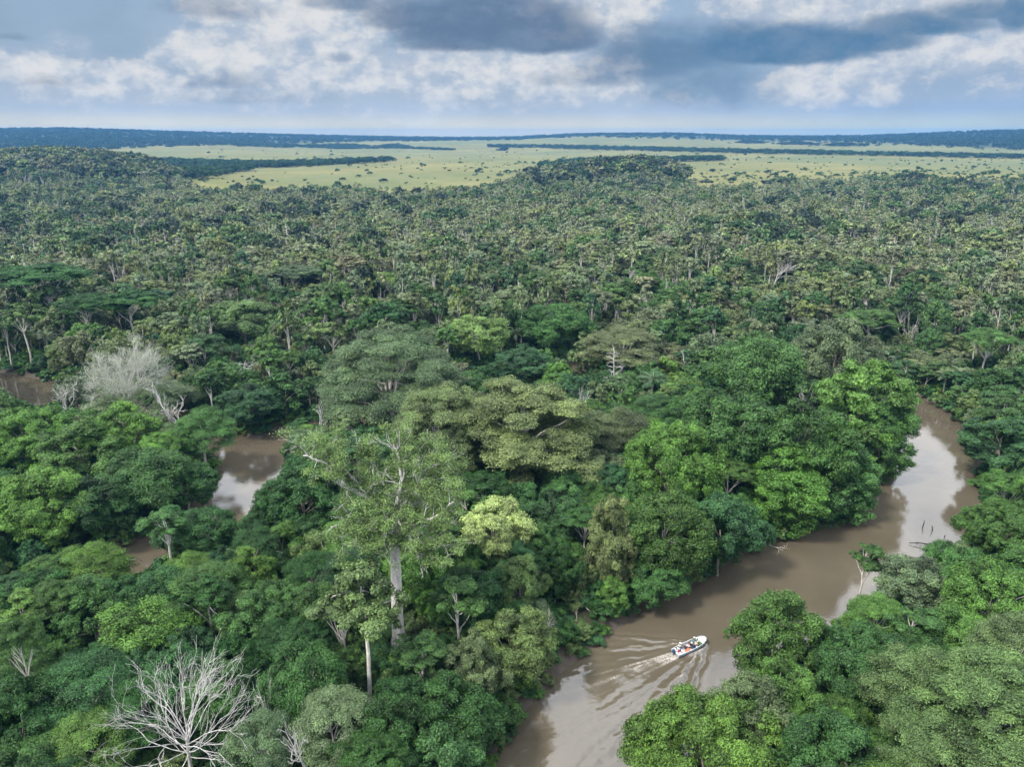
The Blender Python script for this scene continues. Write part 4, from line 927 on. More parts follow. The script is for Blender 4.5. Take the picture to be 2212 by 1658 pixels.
# ------------------------------------------------------------------ masses nobody could count: instanced on points
def instancer(name, items, label=None):
    """items: (proto, x, y, z, sxy, sz, tint) -> ONE object of kind stuff"""
    protos = sorted({i[0] for i in items}); pc = bpy.data.collections.new(name + '_sources')
    for k, pn in enumerate(protos):
        o = bpy.data.objects.new(f'source_{k:03d}', whole_mesh(PROTO[pn])); pc.objects.link(o)
    ix = {p: k for k, p in enumerate(protos)}
    me = bpy.data.meshes.new(name); n = len(items); me.vertices.add(n)
    me.vertices.foreach_set('co', np.array([i[1:4] for i in items], np.float32).ravel())
    a = me.attributes.new('pick', 'INT', 'POINT'); a.data.foreach_set('value', np.array([ix[i[0]] for i in items], np.int32))
    a = me.attributes.new('size', 'FLOAT_VECTOR', 'POINT'); a.data.foreach_set('vector', np.array([(i[4], i[4], i[5]) for i in items], np.float32).ravel())
    a = me.attributes.new('turn', 'FLOAT_VECTOR', 'POINT'); a.data.foreach_set('vector', np.array([(rnd.uniform(-.06, .06), rnd.uniform(-.06, .06), rnd.uniform(0, 6.28)) for i in items], np.float32).ravel())
    a = me.attributes.new('tint', 'FLOAT_VECTOR', 'POINT'); a.data.foreach_set('vector', np.array([i[6] for i in items], np.float32).ravel())
    o = link(name, me, kind='stuff')
    if label: o['label'] = label
    ng = bpy.data.node_groups.new(name, 'GeometryNodeTree')
    ng.interface.new_socket('Geometry', in_out='INPUT', socket_type='NodeSocketGeometry'); ng.interface.new_socket('Geometry', in_out='OUTPUT', socket_type='NodeSocketGeometry')
    N = ng.nodes; gi = N.new('NodeGroupInput'); go = N.new('NodeGroupOutput')
    ci = N.new('GeometryNodeCollectionInfo'); ci.inputs['Collection'].default_value = pc; ci.inputs['Separate Children'].default_value = True; ci.inputs['Reset Children'].default_value = True
    ip = N.new('GeometryNodeInstanceOnPoints'); ip.inputs['Pick Instance'].default_value = True
    def attr(nm, ty):
        q = N.new('GeometryNodeInputNamedAttribute'); q.data_type = ty; q.inputs['Name'].default_value = nm; return q.outputs['Attribute']
    l = ng.links
    l.new(gi.outputs[0], ip.inputs['Points']); l.new(ci.outputs[0], ip.inputs['Instance']); l.new(attr('pick', 'INT'), ip.inputs['Instance Index'])
    l.new(attr('size', 'FLOAT_VECTOR'), ip.inputs['Scale'])
    er = N.new('FunctionNodeEulerToRotation'); l.new(attr('turn', 'FLOAT_VECTOR'), er.inputs[0]); l.new(er.outputs[0], ip.inputs['Rotation'])
    l.new(ip.outputs[0], go.inputs[0])
    md = o.modifiers.new('scatter', 'NODES'); md.node_group = ng
    return o

def far_forest():
    items = []
    for (kind, x, y, z, rad, H, c, _) in REST:
        nm, k = LODS[kind]; lod = ('far' if kind == 'palm_tree' else 'mid'); p = f'{nm}_{lod}_{rnd.randrange(k)}'
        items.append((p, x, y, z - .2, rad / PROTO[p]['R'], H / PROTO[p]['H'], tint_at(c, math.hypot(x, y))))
    g = seeded(9); n = 30000
    r = np.sqrt(g.uniform(300 ** 2, 1500 ** 2, n)); a = np.radians(g.uniform(-38, 38, n)); X, Y = np.sin(a) * r, np.cos(a) * r
    E = forest_edge(X, Y); Z = terrain(X, Y); PX = 1106 + X / Y * F
    hillw = np.zeros(n)
    for (hx, hy, hr, hh) in HILLS[:6]: hillw = np.maximum(hillw, np.exp(-((X - hx) ** 2 + (Y - hy) ** 2) / (hr * .95) ** 2))
    dens = wob(X, Y, 70, .5)
    for i in range(n):
        if r[i] > E[i]: continue
        if r[i] < 430 and (g.random() > (r[i] - 300) / 130 or bank(X[i:i + 1], Y[i:i + 1])[0] < 6): continue
        if hillw[i] > .45:
            kind = B if g.random() < .75 else Fe; rad = g.uniform(6.5, 12); H = g.uniform(14, 22)
            c = ('dark green', 'deep green', 'olive green', 'brownish green', 'dark green')[int(g.integers(5))]
        else:
            t = g.random() + .12 * dens[i]
            kind = Sl if t < .52 else (B if t < .72 else ('palm_tree' if t < .86 else (Fe if t < .94 else U)))
            rad = g.uniform(1.9, 3.5) if kind == Sl else g.uniform(2.6, 5.6); H = g.uniform(9, 17) if kind == Sl else g.uniform(6, 13) * (1.0 if kind != U else 1.15)
            if kind == 'palm_tree': rad = g.uniform(2.2, 3.4); H = g.uniform(8, 13)
            c = colour_at(PX[i], r[i], kind)
            if dens[i] > .6 and g.random() < .2 or PX[i] < 330 and g.random() < .3: c = ('deep green', 'mid green', 'blue-green')[int(g.integers(3))]  # left side gets darker, bluer leaves: shade put into the colour choice
            if g.random() < .03 + .03 * max(0, dens[i]): kind = (B, U, Fe)[int(g.integers(3))]; rad = g.uniform(5, 8.5); H = g.uniform(15, 21); c = ('deep green', 'dark green', 'olive green', 'mid green')[int(g.integers(4))]
        nm, k = LODS[kind]; p = f'{nm}_far_{rnd.randrange(k)}'
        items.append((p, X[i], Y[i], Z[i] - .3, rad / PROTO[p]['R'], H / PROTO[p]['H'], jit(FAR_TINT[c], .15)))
    n = 16000; r = np.sqrt(g.uniform(330 ** 2, 1300 ** 2, n)); a = np.radians(g.uniform(-38, 38, n)); X, Y = np.sin(a) * r, np.cos(a) * r
    E = forest_edge(X, Y); Z = terrain(X, Y); D = np.where(r < 420, bank(X, Y), 9)
    for i in range(n):
        if r[i] > E[i] + 6 or D[i] < 3: continue
        p = f'shrub_far_{rnd.randrange(4)}'; c = ('olive green', 'grey-green', 'mid green')[int(g.integers(3))]
        items.append((p, X[i], Y[i], Z[i] - .3, g.uniform(1.0, 1.7), g.uniform(.9, 1.6), jit(FAR_TINT[c], .15)))
    print('far forest', len(items))
    instancer('distant_forest', items, 'olive forest of slender trees and palms stretching to the savanna edge')
    bare = []
    for i in range(900):
        rr = math.sqrt(g.uniform(300 ** 2, 1180 ** 2)); aa = R(g.uniform(-36, 36)); x, y = math.sin(aa) * rr, math.cos(aa) * rr
        if rr > float(forest_edge(x, y)) or (rr < 420 and float(bank(np.array(x), np.array(y))) < 1): continue
        p = f'bare_{rnd.randrange(4)}'; H = g.uniform(10, 16); bare.append((p, x, y, float(terrain(x, y)), g.uniform(1.8, 3.5) / PROTO[p]['R'], H / PROTO[p]['H'], (.1, .1, .1)))
    instancer('distant_bare_trees', bare, 'scattered pale leafless trees across the middle forest')
far_forest()

def undergrowth():
    items = []; g = seeded(12); n = 30000
    r = np.sqrt(g.uniform(50 ** 2, 430 ** 2, n)); a = np.radians(g.uniform(-41, 41, n)); X, Y = np.sin(a) * r, np.cos(a) * r
    d = bank(X, Y); Z = terrain(X, Y)
    for i in range(n):
        if d[i] < .3: continue
        edge = d[i] < 5
        h = g.uniform(1.6, 3.6) if edge else g.uniform(2.2, 5.0); rad = g.uniform(1.3, 2.6)
        if r[i] < 330 and blocks(X[i], Y[i], Z[i], h * .8, h * .5, rad * .7): 
            h *= .45; rad *= .6
            if blocks(X[i], Y[i], Z[i], h * .8, h * .5, rad * .7) and d[i] > 3: h *= .8
        p = f"shrub_{'near' if r[i] < 130 else 'mid'}_{rnd.randrange(4)}"
        c = ('deep green', 'mid green', 'blue-green', 'bright green', 'deep green', 'olive green')[int(g.integers(6))]
        items.append((p, X[i], Y[i], Z[i] - .2, rad / 2.4, h / 3.6, jit(TINT[c], .2)))
    instancer('undergrowth', items, 'dense green undergrowth between the trees and along the river banks')
undergrowth()

# ------------------------------------------------------------------ savanna: woods, thickets and shrubs
def wood_band(items, pts, dens, seed, rads=(5, 9), hs=(9, 15), tint=('dark green', 'deep green')):
    """pts: (px, py of the ground, half depth in m); trees scattered along the line"""
    g = seeded(seed); P = [(*hit(a, b), w) for a, b, w in pts]
    for (ax, ay, aw), (bx, by, bw) in zip(P[:-1], P[1:]):
        L = math.hypot(bx - ax, by - ay); n = int(max(3, L * (aw + bw) * dens))
        for _ in range(min(n, 1500)):
            t = g.random(); w = aw + (bw - aw) * t; q = g.normal() * .55 * w
            x = ax + (bx - ax) * t + (by - ay) / L * q; y = ay + (by - ay) * t - (bx - ax) / L * q
            rad = g.uniform(*rads); H = g.uniform(*hs); p = f'broadleaf_far_{rnd.randrange(5)}'
            items.append((p, x, y, float(terrain(x, y)) - 1.5, rad / 6, H / 13, jit(TINT[tint[int(g.integers(len(tint)))]], .2)))
def savanna():
    items = []
    wood_band(items, [(0, 352, 40), (150, 352, 40), (300, 352, 45), (420, 356, 60), (520, 362, 70), (640, 358, 45), (740, 354, 28), (845, 349, 12)], .010, 41)
    wood_band(items, [(400, 385, 25), (450, 375, 25), (520, 368, 30)], .010, 42)
    wood_band(items, [(1185, 362, 25), (1300, 352, 35), (1430, 349, 40), (1560, 346, 14)], .012, 43)
    wood_band(items, [(1060, 317, 40), (1250, 320, 90), (1450, 325, 90), (1650, 331, 80), (1900, 336, 70), (2212, 342, 70), (2400, 346, 70)], .0035, 44, (6, 10), (9, 15))
    wood_band(items, [(720, 322, 30), (860, 320, 50), (980, 325, 10)], .004, 45, (6, 9), (7, 12))
    wood_band(items, [(500, 312, 100), (650, 318, 160), (780, 316, 100)], .003, 46, (7, 11), (9, 14))
    for (px, py, w, dd) in [(848, 317, 30, 120), (1830, 315, 58, 160), (1722, 312, 50, 130), (1622, 309, 30, 120), (1090, 325, 11, 25)]:
        x, y = hit(px, py); d = math.hypot(x, y); rx = w * d / F; g = seeded(px)
        for _ in range(int(90 if w > 20 else 16)):
            q = g.normal(size=2) * .45; xx, yy = x + q[0] * rx, y + q[1] * dd
            rad = g.uniform(7, 12); H = g.uniform(10, 17) * math.exp(-abs(q[0]) * .5)
            p = f'broadleaf_far_{rnd.randrange(5)}'; items.append((p, xx, yy, float(terrain(xx, yy)) - 1.5, rad / 6, H / 13, jit(TINT['dark green'], .2)))
    instancer('savanna_woods', items, 'dark belts and islands of woodland crossing the pale savanna')
    # forested ridges on the skyline
    items = []; g = seeded(51)
    for _ in range(16000):
        px = g.uniform(-150, 2400); rr = math.exp(g.uniform(math.log(2500), math.log(7200))); a = math.atan((px - 1106) / F)
        lo = np.interp(px, RIDGE_X, RIDGE_D)
        if rr < lo * g.uniform(.93, 1.07): continue
        x, y = math.sin(a) * rr, math.cos(a) * rr
        p = f'broadleaf_far_{rnd.randrange(5)}'; rad = g.uniform(7, 14)
        items.append((p, x, y, float(terrain(x, y)) - 5, rad / 6, g.uniform(12, 20) / 13, jit(TINT['dark green'], .25)))
    instancer('ridge_forest', items, 'blue hazy forest covering the far ridges on the horizon')
    # single shrubs on the grass
    g = seeded(52); n = 0; spots = []
    for _ in range(9000):
        px = g.uniform(430, 2230); py = np.interp(g.random() ** .7, [0, 1], [316, 398])
        spots.append((px, py))
    small = []
    for k, (px, py) in enumerate(spots[:2400]):
        x, y = hit(px, py); r = math.hypot(x, y)
        if r < float(forest_edge(x, y)) + 20 or r > 5200: continue
        if g.random() < .35 + .3 * (px < 1000): continue
        s = g.uniform(.6, 1.2) if g.random() < .85 else g.uniform(1.4, 2.6)
        if wob(x, y, 150, .5) < -.2 and g.random() < .7: continue
        small.append((s / r, x, y, s))
    small.sort(reverse=True); it = []
    for k, (_, x, y, s) in enumerate(small):
        c = ('dark green', 'deep green', 'olive green')[k % 3]; rad = 2.2 * s; H = 2.3 * s
        if k < 130:
            o = plant('savanna_shrub', f'shrub_mid_{k % 4}', x, y, rad / 2.4, H / 3.6, c, cat='shrub'); o['group'] = 'shrubs dotted over the savanna'
        else: it.append((f'shrub_far_{k % 4}', x, y, float(terrain(x, y)) - .2, rad / 2.4, H / 3.6, jit(TINT[c])))
    instancer('savanna_scrub', it, 'tiny scattered scrub on the far savanna')
savanna()
# ------------------------------------------------------------------ snags and logs in the river
def snags():
    for (px, py, h, tx, lb) in [(1993, 1140, 1.5, .1, 'short black snag standing in the bright water, tallest of three'), (2016, 1148, 1.2, -.35, 'slanting black snag in the bright water beside the tallest one'), (2040, 1162, .5, .1, 'lowest black snag tip nearest the right bank')]:
        x, y = at(px, py); g = seeded(px)
        L = [(curve(g, (0, 0, -1), (tx * h, 0, h), 6, 0, .1), np.linspace(.16, .06, 6)), (curve(g, (tx * h * .5, 0, h * .5), (tx * h * .5 + .3, .1, h * .62), 4, 0, .1), np.linspace(.06, .03, 4))]
        o = link('drowned_snag', mesh_np('drowned_snag', *tube_set(L, 6), [M_WET], smooth_=True)); o.location = (x, y, 0)
        o['label'] = lb; o['category'] = 'dead wood'; o['group'] = 'snags in the bright water'
    x, y = at(1998, 1182); g = seeded(5)
    L = [(np.array([(-2.6, 1.0, .25), (-1, .5, .55), (.4, .1, .5), (1.9, -.6, .45), (2.6, -1.0, -.3)]), np.array([.07, .1, .13, .12, .09])), (np.array([(-.6, -1.2, -.2), (.3, -.9, .2), (1.4, -.8, .25), (2.4, -.9, .1)]), np.array([.1, .13, .13, .1]))]
    for k in range(22):
        p = np.array([g.uniform(-1.6, 1.6), g.uniform(-.9, .7), .2]); q = p + g.normal(size=3) * np.array([.6, .5, .3]) + np.array([0, 0, .3]); L.append((curve(g, p, q, 4, .1, .1), np.linspace(.035, .015, 4)))
    o = link('fallen_branch', mesh_np('fallen_branch', *tube_set(L, 6), [M_WET], smooth_=True)); o.location = (x, y, 0)
    o['label'] = 'dark fallen branch tangled in the bright water below the snags'; o['category'] = 'dead wood'
    for k, (px, py, lb) in enumerate([(1286, 1352, 'grey fallen branch tangle on the muddy bank left of the drooping tree'), (1245, 1392, 'bleached fallen branch at the water edge behind the wake'), (1660, 1178, 'dark fallen limbs under the overhanging peninsula trees'), (1175, 1478, 'twisted fallen branch hanging off the near bank beside the wake'), (600, 930, 'fallen branch lying in the water at the top of the left bend')]):
        x, y = at(px, py); g = seeded(70 + k); L = []; a = g.uniform(0, 6.28)
        recurse(g, (0, 0, .1), (math.cos(a), math.sin(a), .25), 2.2, .11, 3, L, spread=.6, kids=(2, 3), shrink=.65, up=.05, minr=.02, steps=4)
        o = link('fallen_branch', mesh_np('fallen_branch', *tube_set(L, 6), [M_BARK if k % 2 else M_PALE], smooth_=True)); o.location = (x, y, float(max(terrain(x, y), -.1)))
        o['label'] = lb; o['category'] = 'dead wood'; o['group'] = 'fallen branches along the river'
    x, y = at(1932, 1216); L = [(np.array([(-1.6, .5, .1), (-.3, .1, .3), (.9, -.3, .25), (1.9, -.5, -.1)]), np.array([.16, .24, .22, .12])), (np.array([(-.2, .1, .3), (.1, .5, .7)]), np.array([.09, .04]))]
    o = link('sunken_log', mesh_np('sunken_log', *tube_set(L, 8), [M_WET], smooth_=True)); o.location = (x, y, 0)
    o['label'] = 'dark log lying in shallow water by the thin-stemmed tree'; o['category'] = 'dead wood'
snags()

# ------------------------------------------------------------------ motorboat with its people
def build_boat():
    ang = math.atan2(HD.y, HD.x); Lb = BLEN + .5; k = Lb / 6.0
    mid = (ST + BW) / 2
    hullm = plain('boat_alloy', (.46, .50, .55), .35, .3, .06); dark = plain('boat_stripe', (.10, .14, .20), .5); whitem = plain('boat_white', (.66, .67, .69), .4, 0, .04)
    deckm = plain('boat_floor', (.55, .57, .60), .5, 0, .08); eng = plain('engine_blue', (.03, .07, .14), .3); pad = plain('pad_cream', (.66, .62, .50), .7)
    root = bpy.data.objects.new('motorboat', None); COL.objects.link(root); root.location = (mid.x, mid.y, .05); root.rotation_euler = (0, R(-2.0), ang); root.scale = (k, k, k)
    root['label'] = 'grey and white open motorboat carrying people up the brown river'; root['category'] = 'boat'
    def add(nm, V, Fc, m, parent=root, sm=False, bev=0.0):
        me = bpy.data.meshes.new(nm); me.from_pydata([tuple(v) for v in V], [], Fc); me.materials.append(m); me.update()
        if sm: me.polygons.foreach_set('use_smooth', [True] * len(me.polygons))
        o = link(nm, me, parent)
        if bev: b = o.modifiers.new('edge', 'BEVEL'); b.width = bev; b.segments = 2
        return o
    def box(nm, c, h, m, parent=root, bev=.02, top=1.0):
        V = [(c[0] + sx * h[0] * (top if sz > 0 else 1), c[1] + sy * h[1] * (top if sz > 0 else 1), c[2] + sz * h[2]) for sz in (-1, 1) for sx, sy in ((-1, -1), (1, -1), (1, 1), (-1, 1))]
        return add(nm, V, [(0, 3, 2, 1), (4, 5, 6, 7), (0, 1, 5, 4), (1, 2, 6, 5), (2, 3, 7, 6), (3, 0, 4, 7)], m, parent, bev=bev)
    # hull: stations from stern (-3) to bow (3); half width, keel height, gunwale height
    st = [(-3, .88, -.12, .52), (-1.8, .98, -.14, .54), (-.4, 1.02, -.14, .56), (.9, .98, -.12, .60), (1.9, .84, -.04, .66), (2.6, .58, .12, .74), (3.0, .22, .38, .80)]
    def ring(x, w, kz, gz):
        return [(x, -w, gz), (x, -w * .98, gz * .55), (x, -w * .82, kz + .12), (x, 0, kz), (x, w * .82, kz + .12), (x, w * .98, gz * .55), (x, w, gz)]
    def inner(x, w, kz, gz): return [(x - .02, w - .10, gz), (x - .02, w - .14, .14 + max(0, kz)), (x - .02, -(w - .14), .14 + max(0, kz)), (x - .02, -(w - .10), gz)]
    V, Fc = [], []
    for s_ in st: V += ring(*s_) + inner(*s_)
    n = 11
    for i in range(len(st) - 1):
        for j in range(n): Fc.append((i * n + j, i * n + (j + 1) % n, (i + 1) * n + (j + 1) % n, (i + 1) * n + j))
    Fc.append(tuple(range(n))); Fc.append(tuple((len(st) - 1) * n + j for j in reversed(range(n))))
    add('hull', V, Fc, hullm)
    for sg in (-1, 1):                                                       # rubbing strakes along each side
        for z0, nm in ((.40, 'side_stripe'), (.22, 'side_stripe')):
            L = [(np.array([(x, sg * (w * .985 + .035), gz * (z0 / .54)) for x, w, kz, gz in st[:-1]]), np.full(len(st) - 1, .032))]
            o = link(nm, mesh_np(nm, *tube_set(L, 6), [dark], smooth_=True), root)
        L = [(np.array([(x, sg * (w - .05), gz + .03) for x, w, kz, gz in st]), np.full(len(st), .055))]
        link('gunwale', mesh_np('gunwale', *tube_set(L, 8), [whitem], smooth_=True), root)
    f = [(1.75, .80, .665), (2.2, .68, .70), (2.6, .50, .745), (3.02, .18, .81)]
    V = [(x, s_ * w, z + .02) for x, w, z in f for s_ in (-1, 1)] + [(x, s_ * w, z - .05) for x, w, z in f for s_ in (-1, 1)]
    Fc = [(2 * i, 2 * i + 2, 2 * i + 3, 2 * i + 1) for i in range(3)] + [(8 + 2 * i, 9 + 2 * i, 11 + 2 * i, 10 + 2 * i) for i in range(3)] + [(2 * i, 8 + 2 * i, 10 + 2 * i, 2 * i + 2) for i in range(3)] + [(2 * i + 1, 2 * i + 3, 11 + 2 * i, 9 + 2 * i) for i in range(3)] + [(0, 1, 9, 8), (6, 14, 15, 7)]
    add('bow_deck', V, Fc, whitem)
    box('floor', (-.5, 0, .17), (2.3, .78, .02), deckm, bev=0)
    for x in (-1.75, -.55, .65): box('bench', (x, 0, .40), (.17, .84, .04), whitem)
    box('stern_deck', (-2.62, 0, .44), (.34, .82, .05), whitem)
    box('transom_pad', (-2.95, -.52, .57), (.10, .28, .05), pad)
    e = box('outboard_engine', (-3.18, .12, .78), (.26, .22, .24), eng, bev=.09, top=.82)
    box('engine_leg', (-3.2, .12, .28), (.08, .06, .42), dark, parent=root, bev=.02)
    box('engine_bracket', (-3.02, .12, .5), (.06, .16, .14), dark)
    L = [(np.array([(-2.95, .12, .78), (-2.4, .15, .82)]), np.array([.03, .025]))]; link('tiller', mesh_np('tiller', *tube_set(L, 6), [dark]), root)
    L = [(np.array([(2.1, s_ * .72, .72) for s_ in (1,)] + [(2.15, .62, .98), (2.75, .36, 1.02), (2.75, -.36, 1.02), (2.15, -.62, .98), (2.1, -.72, .72)]), np.full(6, .022))]
    link('bow_rail', mesh_np('bow_rail', *tube_set(L, 6), [hullm], smooth_=True), root)
    M = Matrix.Translation(root.location) @ root.rotation_euler.to_matrix().to_4x4() @ Matrix.Scale(k, 4)
    return M, k, ang
BOAT_M, BOAT_K, BOAT_A = build_boat()

SKIN = plain('skin', (.10, .06, .04), .5, 0, .05); SKIN2 = plain('fair_skin', (.45, .26, .18), .5, 0, .05); HAIR = plain('hair', (.015, .012, .01), .7)
def skinned(nm, joints, bones, m, parent=None):
    me = bpy.data.meshes.new(nm); me.from_pydata([j[0] for j in joints], bones, []); me.materials.append(m)
    o = link(nm, me, parent)
    sk = o.modifiers.new('skin', 'SKIN'); sk.use_smooth_shade = True
    for i, (j, v) in enumerate(zip(joints, me.skin_vertices[0].data)): v.radius = (j[1], j[1] * j[2] if len(j) > 2 else j[1]); v.use_root = i == 0
    sb = o.modifiers.new('smooth', 'SUBSURF'); sb.levels = 1; sb.render_levels = 1
    return o
def seated(x, y, turn, shirt, trousers, hat, label, skin=SKIN, lean=.08, seat=.44, arm=0.0):
    r = bpy.data.objects.new('person', None); COL.objects.link(r)
    p = BOAT_M @ Vector((x, y, seat)); r.location = p; r.rotation_euler = (0, 0, BOAT_A + turn)
    r['label'] = label; r['category'] = 'person'; r['group'] = 'people sitting in the motorboat'
    l = lean
    J = [((0, 0, .12), .13, 1.15), ((l * .5, 0, .30), .13, 1.1), ((l, 0, .52), .12, 1.3), ((l + .02, 0, .62), .055), ((l + .05, 0, .72), .085), ((l + .05, 0, .82), .09), ((l + .05, 0, .90), .055)]
    Bn = [(0, 1), (1, 2), (2, 3), (3, 4), (4, 5), (5, 6)]
    for sg in (-1, 1):
        b = len(J)
        J += [((l, .19 * sg, .51), .065), ((l + .06 + arm * .1, .25 * sg, .27), .05), ((l + .30 + arm * .05, .17 * sg, .20), .038), ((l + .38 + arm * .05, .15 * sg, .19), .042)]
        Bn += [(2, b), (b, b + 1), (b + 1, b + 2), (b + 2, b + 3)]
        c = len(J)
        J += [((.04, .11 * sg, .08), .09), ((.44, .13 * sg, .10), .07), ((.46, .13 * sg, -.14), .05), ((.46, .13 * sg, -.27), .045), ((.58, .14 * sg, -.285), .04)]
        Bn += [(0, c), (c, c + 1), (c + 1, c + 2), (c + 2, c + 3), (c + 3, c + 4)]
    skinned('body', J, Bn, skin, r)
    g = 1.16
    sh = [((0, 0, .13), .14 * g, 1.15), ((l * .5, 0, .30), .14 * g, 1.1), ((l, 0, .52), .12 * g, 1.35)]
    sb = [(0, 1), (1, 2)]
    for sg in (-1, 1):
        b = len(sh); sh += [((l, .19 * sg, .51), .075 * g), ((l + .05 + arm * .1, .25 * sg, .29), .06 * g)]; sb += [(2, b), (b, b + 1)]
    skinned('shirt', sh, sb, shirt, r)
    tr, tb = [((0, 0, .10), .15, 1.2)], []
    for sg in (-1, 1):
        b = len(tr); tr += [((.05, .11 * sg, .08), .105), ((.44, .13 * sg, .10), .085), ((.46, .13 * sg, -.14), .064)]; tb += [(0, b), (b, b + 1), (b + 1, b + 2)]
    skinned('trousers', tr, tb, trousers, r)
    if hat is not None:
        a = np.arange(12) * PI / 6; V = []
        prof = [(.19, .845), (.105, .86), (.10, .93), (.06, .965), (.0, .97)]
        for rr, z in prof: V += [(l + .05 + rr * math.cos(q), rr * math.sin(q), z) for q in a]
        Fc = [(i * 12 + j, i * 12 + (j + 1) % 12, i * 12 + 12 + (j + 1) % 12, i * 12 + 12 + j) for i in range(4) for j in range(12)]
        me = bpy.data.meshes.new('hat'); me.from_pydata(V, [], Fc); me.materials.append(hat); me.update(); link('hat', me, r)
    else:
        skinned('hair', [((l + .04, 0, .84), .098), ((l + .03, 0, .91), .085)], [(0, 1)], HAIR, r)
def crew():
    W_ = plain('cloth_white', (.78, .77, .75), .8); N_ = plain('cloth_navy', (.015, .022, .045), .8); D_ = plain('cloth_dark', (.05, .055, .07), .8); Bl = plain('cloth_blue', (.03, .09, .20), .8); Gn = plain('cloth_teal', (.04, .28, .22), .8); Ht = plain('hat_pale', (.62, .66, .52), .8); Pk = plain('cloth_pink', (.62, .46, .45), .8); Kh = plain('cloth_khaki', (.30, .27, .19), .8)
    seated(-2.25, .18, .05, W_, Bl, Ht, 'helmsman in white shirt and blue trousers sitting at the stern', SKIN, .05, arm=-1)
    seated(-1.7, .55, -.1, W_, Kh, W_, 'person in white shirt and white hat at the left stern side')
    seated(-1.05, .10, .0, D_, D_, None, 'dark-shirted bareheaded person behind the orange life jackets', SKIN2, .02)
    seated(-.6, -.20, -.2, Pk, D_, None, 'person in pale pink top leaning near the orange life jackets', SKIN2)
    seated(-.1, .15, .0, N_, N_, None, 'person all in navy sitting mid boat')
    seated(.05, -.45, .1, N_, Bl, None, 'dark-clothed person nearest the near gunwale mid boat')
    seated(.70, -.32, .0, W_, Kh, None, 'person in white jacket on the forward bench', SKIN2)
    seated(.95, .40, .0, Gn, Kh, Ht, 'person in teal top and pale hat near the bow')
    seated(1.25, -.05, .15, W_, N_, None, 'white-shirted person sitting just behind the bow deck')
    org = plain('life_jacket_orange', (.75, .17, .07), .7); red = plain('can_red', (.60, .02, .02), .4); grn = plain('bag_green', (.09, .16, .03), .8)
    def lump(nm, c, h, m, label, cat, seed, cap=None):
        g = seeded(seed); import bmesh
        bm = bmesh.new(); bmesh.ops.create_icosphere(bm, subdivisions=2, radius=1)
        for v in bm.verts:
            q = v.co; e = .45
            v.co = Vector([math.copysign(abs(q[i]) ** e, q[i]) * h[i] * (1 + .08 * g.normal()) for i in range(3)])
        me = bpy.data.meshes.new(nm); bm.to_mesh(me); bm.free(); me.materials.append(m); me.polygons.foreach_set('use_smooth', [True] * len(me.polygons))
        o = link(nm, me); o.location = BOAT_M @ Vector(c); o.rotation_euler = (0, 0, BOAT_A + g.uniform(-.2, .2)); o['label'] = label; o['category'] = cat
        return o
    lump('life_jacket', (-1.15, -.55, .36), (.30, .26, .17), org, 'bright orange life jacket heaped by the near gunwale, the rear one', 'life jacket', 3)
    lump('life_jacket', (-.85, -.52, .40), (.26, .26, .19), org, 'bright orange life jacket heaped by the near gunwale, the forward one', 'life jacket', 4)
    o = lump('fuel_can', (-2.55, -.22, .66), (.15, .12, .17), red, 'red fuel can on the stern deck beside the engine', 'fuel can', 5)
    lump('duffel_bag', (1.62, -.30, .46), (.30, .26, .20), grn, 'green bag under the bow deck at the near side', 'bag', 6)
crew()

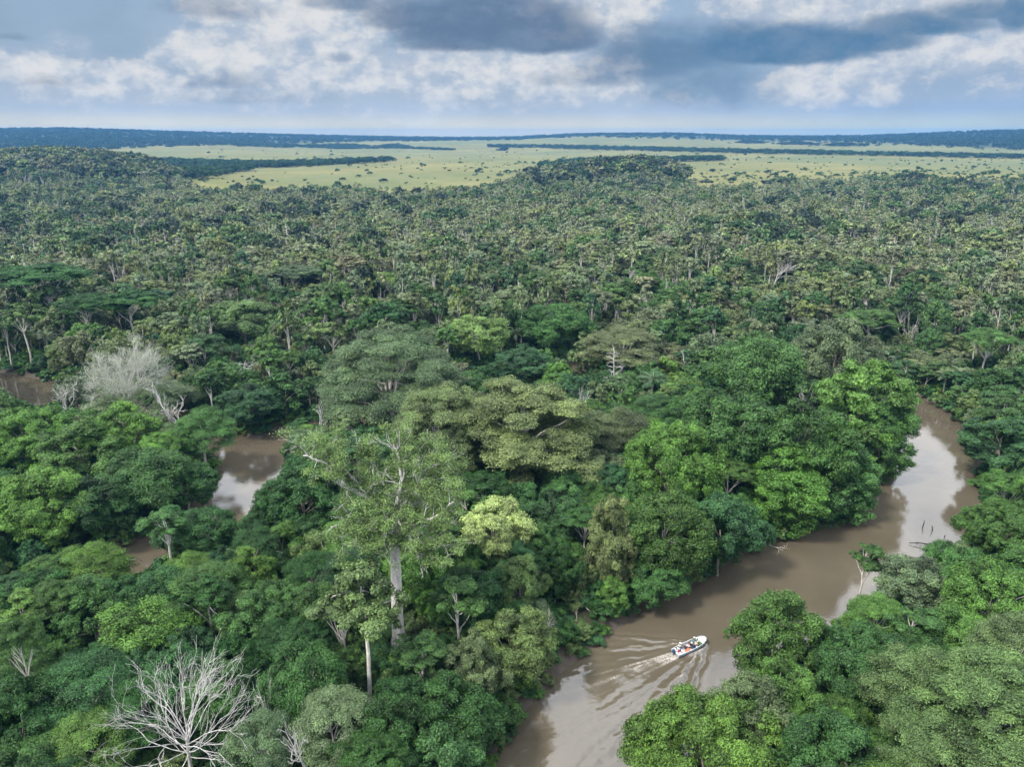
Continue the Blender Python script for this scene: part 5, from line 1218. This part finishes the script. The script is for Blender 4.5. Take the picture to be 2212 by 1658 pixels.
# ------------------------------------------------------------------ labels: every tree told by its look and by what stands near it
ORD = ['nearest', 'second', 'third', 'fourth', 'fifth', 'sixth', 'seventh', 'eighth', 'ninth', 'tenth', 'eleventh', 'twelfth', 'thirteenth', 'fourteenth', 'fifteenth', 'sixteenth', 'seventeenth', 'eighteenth', 'nineteenth', 'twentieth', 'twenty-first', 'twenty-second', 'twenty-third', 'twenty-fourth', 'twenty-fifth', 'twenty-sixth', 'twenty-seventh', 'twenty-eighth', 'twenty-ninth', 'thirtieth']
def write_labels():
    extra = [(1490, 1400, 'motorboat'), (1998, 1170, 'drowned snags'), (560, 1020, 'left river bend'), (300, 1215, 'dark water gap'), (50, 840, 'left river glint'), (2020, 900, 'upper river bend'), (1250, 790, 'brown water gap'), (1330, 385, 'dark wooded knoll'), (150, 380, 'wooded hill on the left'), (1090, 322, 'lone savanna thicket'), (1830, 305, 'long dark savanna thicket'), (900, 385, 'open grass beyond the forest edge'), (1900, 350, 'long blue wood belt'), (2150, 372, 'pale forest edge on the right'), (1650, 375, 'grass gap right of the knoll'), (620, 350, 'left savanna wood belt'), (1370, 350, 'short savanna wood belt')]
    land = LAND + extra
    bucket = {}
    for t in THINGS:
        if t['label']: continue
        k = min(land, key=lambda q: math.hypot(q[0] - t['px'], (q[1] - t['py']) * 1.3))
        dx, dy = t['px'] - k[0], t['py'] - k[1]
        rel = ('left of' if dx < 0 else 'right of') if abs(dx) > 1.2 * abs(dy) else ('behind' if dy < 0 else 'in front of')
        bucket.setdefault((t['kind'], t['colour'], k[2], rel), []).append((math.hypot(dx, dy), t))
    for (kind, col, lm, rel), L in bucket.items():
        L.sort(key=lambda q: q[0])
        for i, (_, t) in enumerate(L):
            noun = 'shrub' if kind == 'savanna_shrub' else ('palm' if kind == 'palm_tree' else 'tree'); adj = 'bushy' if kind == 'savanna_shrub' else SHAPE[kind]
            o = (ORD[i] + ' ' if i else ('nearest ' if len(L) > 1 else '')) if i < len(ORD) else 'outlying '
            t['root']['label'] = f'{o}{col} {adj} {noun} {rel} the {lm}'
write_labels()

# ------------------------------------------------------------------ the air
def haze():
    m, t, o = mat('haze')
    v = t.new('ShaderNodeVolumePrincipled'); v.inputs['Color'].default_value = (.17, .48, .95, 1); v.inputs['Density'].default_value = 0.9e-4; v.inputs['Anisotropy'].default_value = .2
    t.l.new(v.outputs[0], o.inputs['Volume'])
    r = 10500; z0, z1 = -4.0, 132.0
    V = [(sx * r, sy * r, z) for z in (z0, z1) for sx, sy in ((-1, -1), (1, -1), (1, 1), (-1, 1))]
    me = bpy.data.meshes.new('haze'); me.from_pydata(V, [], [(0, 3, 2, 1), (4, 5, 6, 7), (0, 1, 5, 4), (1, 2, 6, 5), (2, 3, 7, 6), (3, 0, 4, 7)]); me.materials.append(m)
    link('haze', me, kind='stuff')
haze()
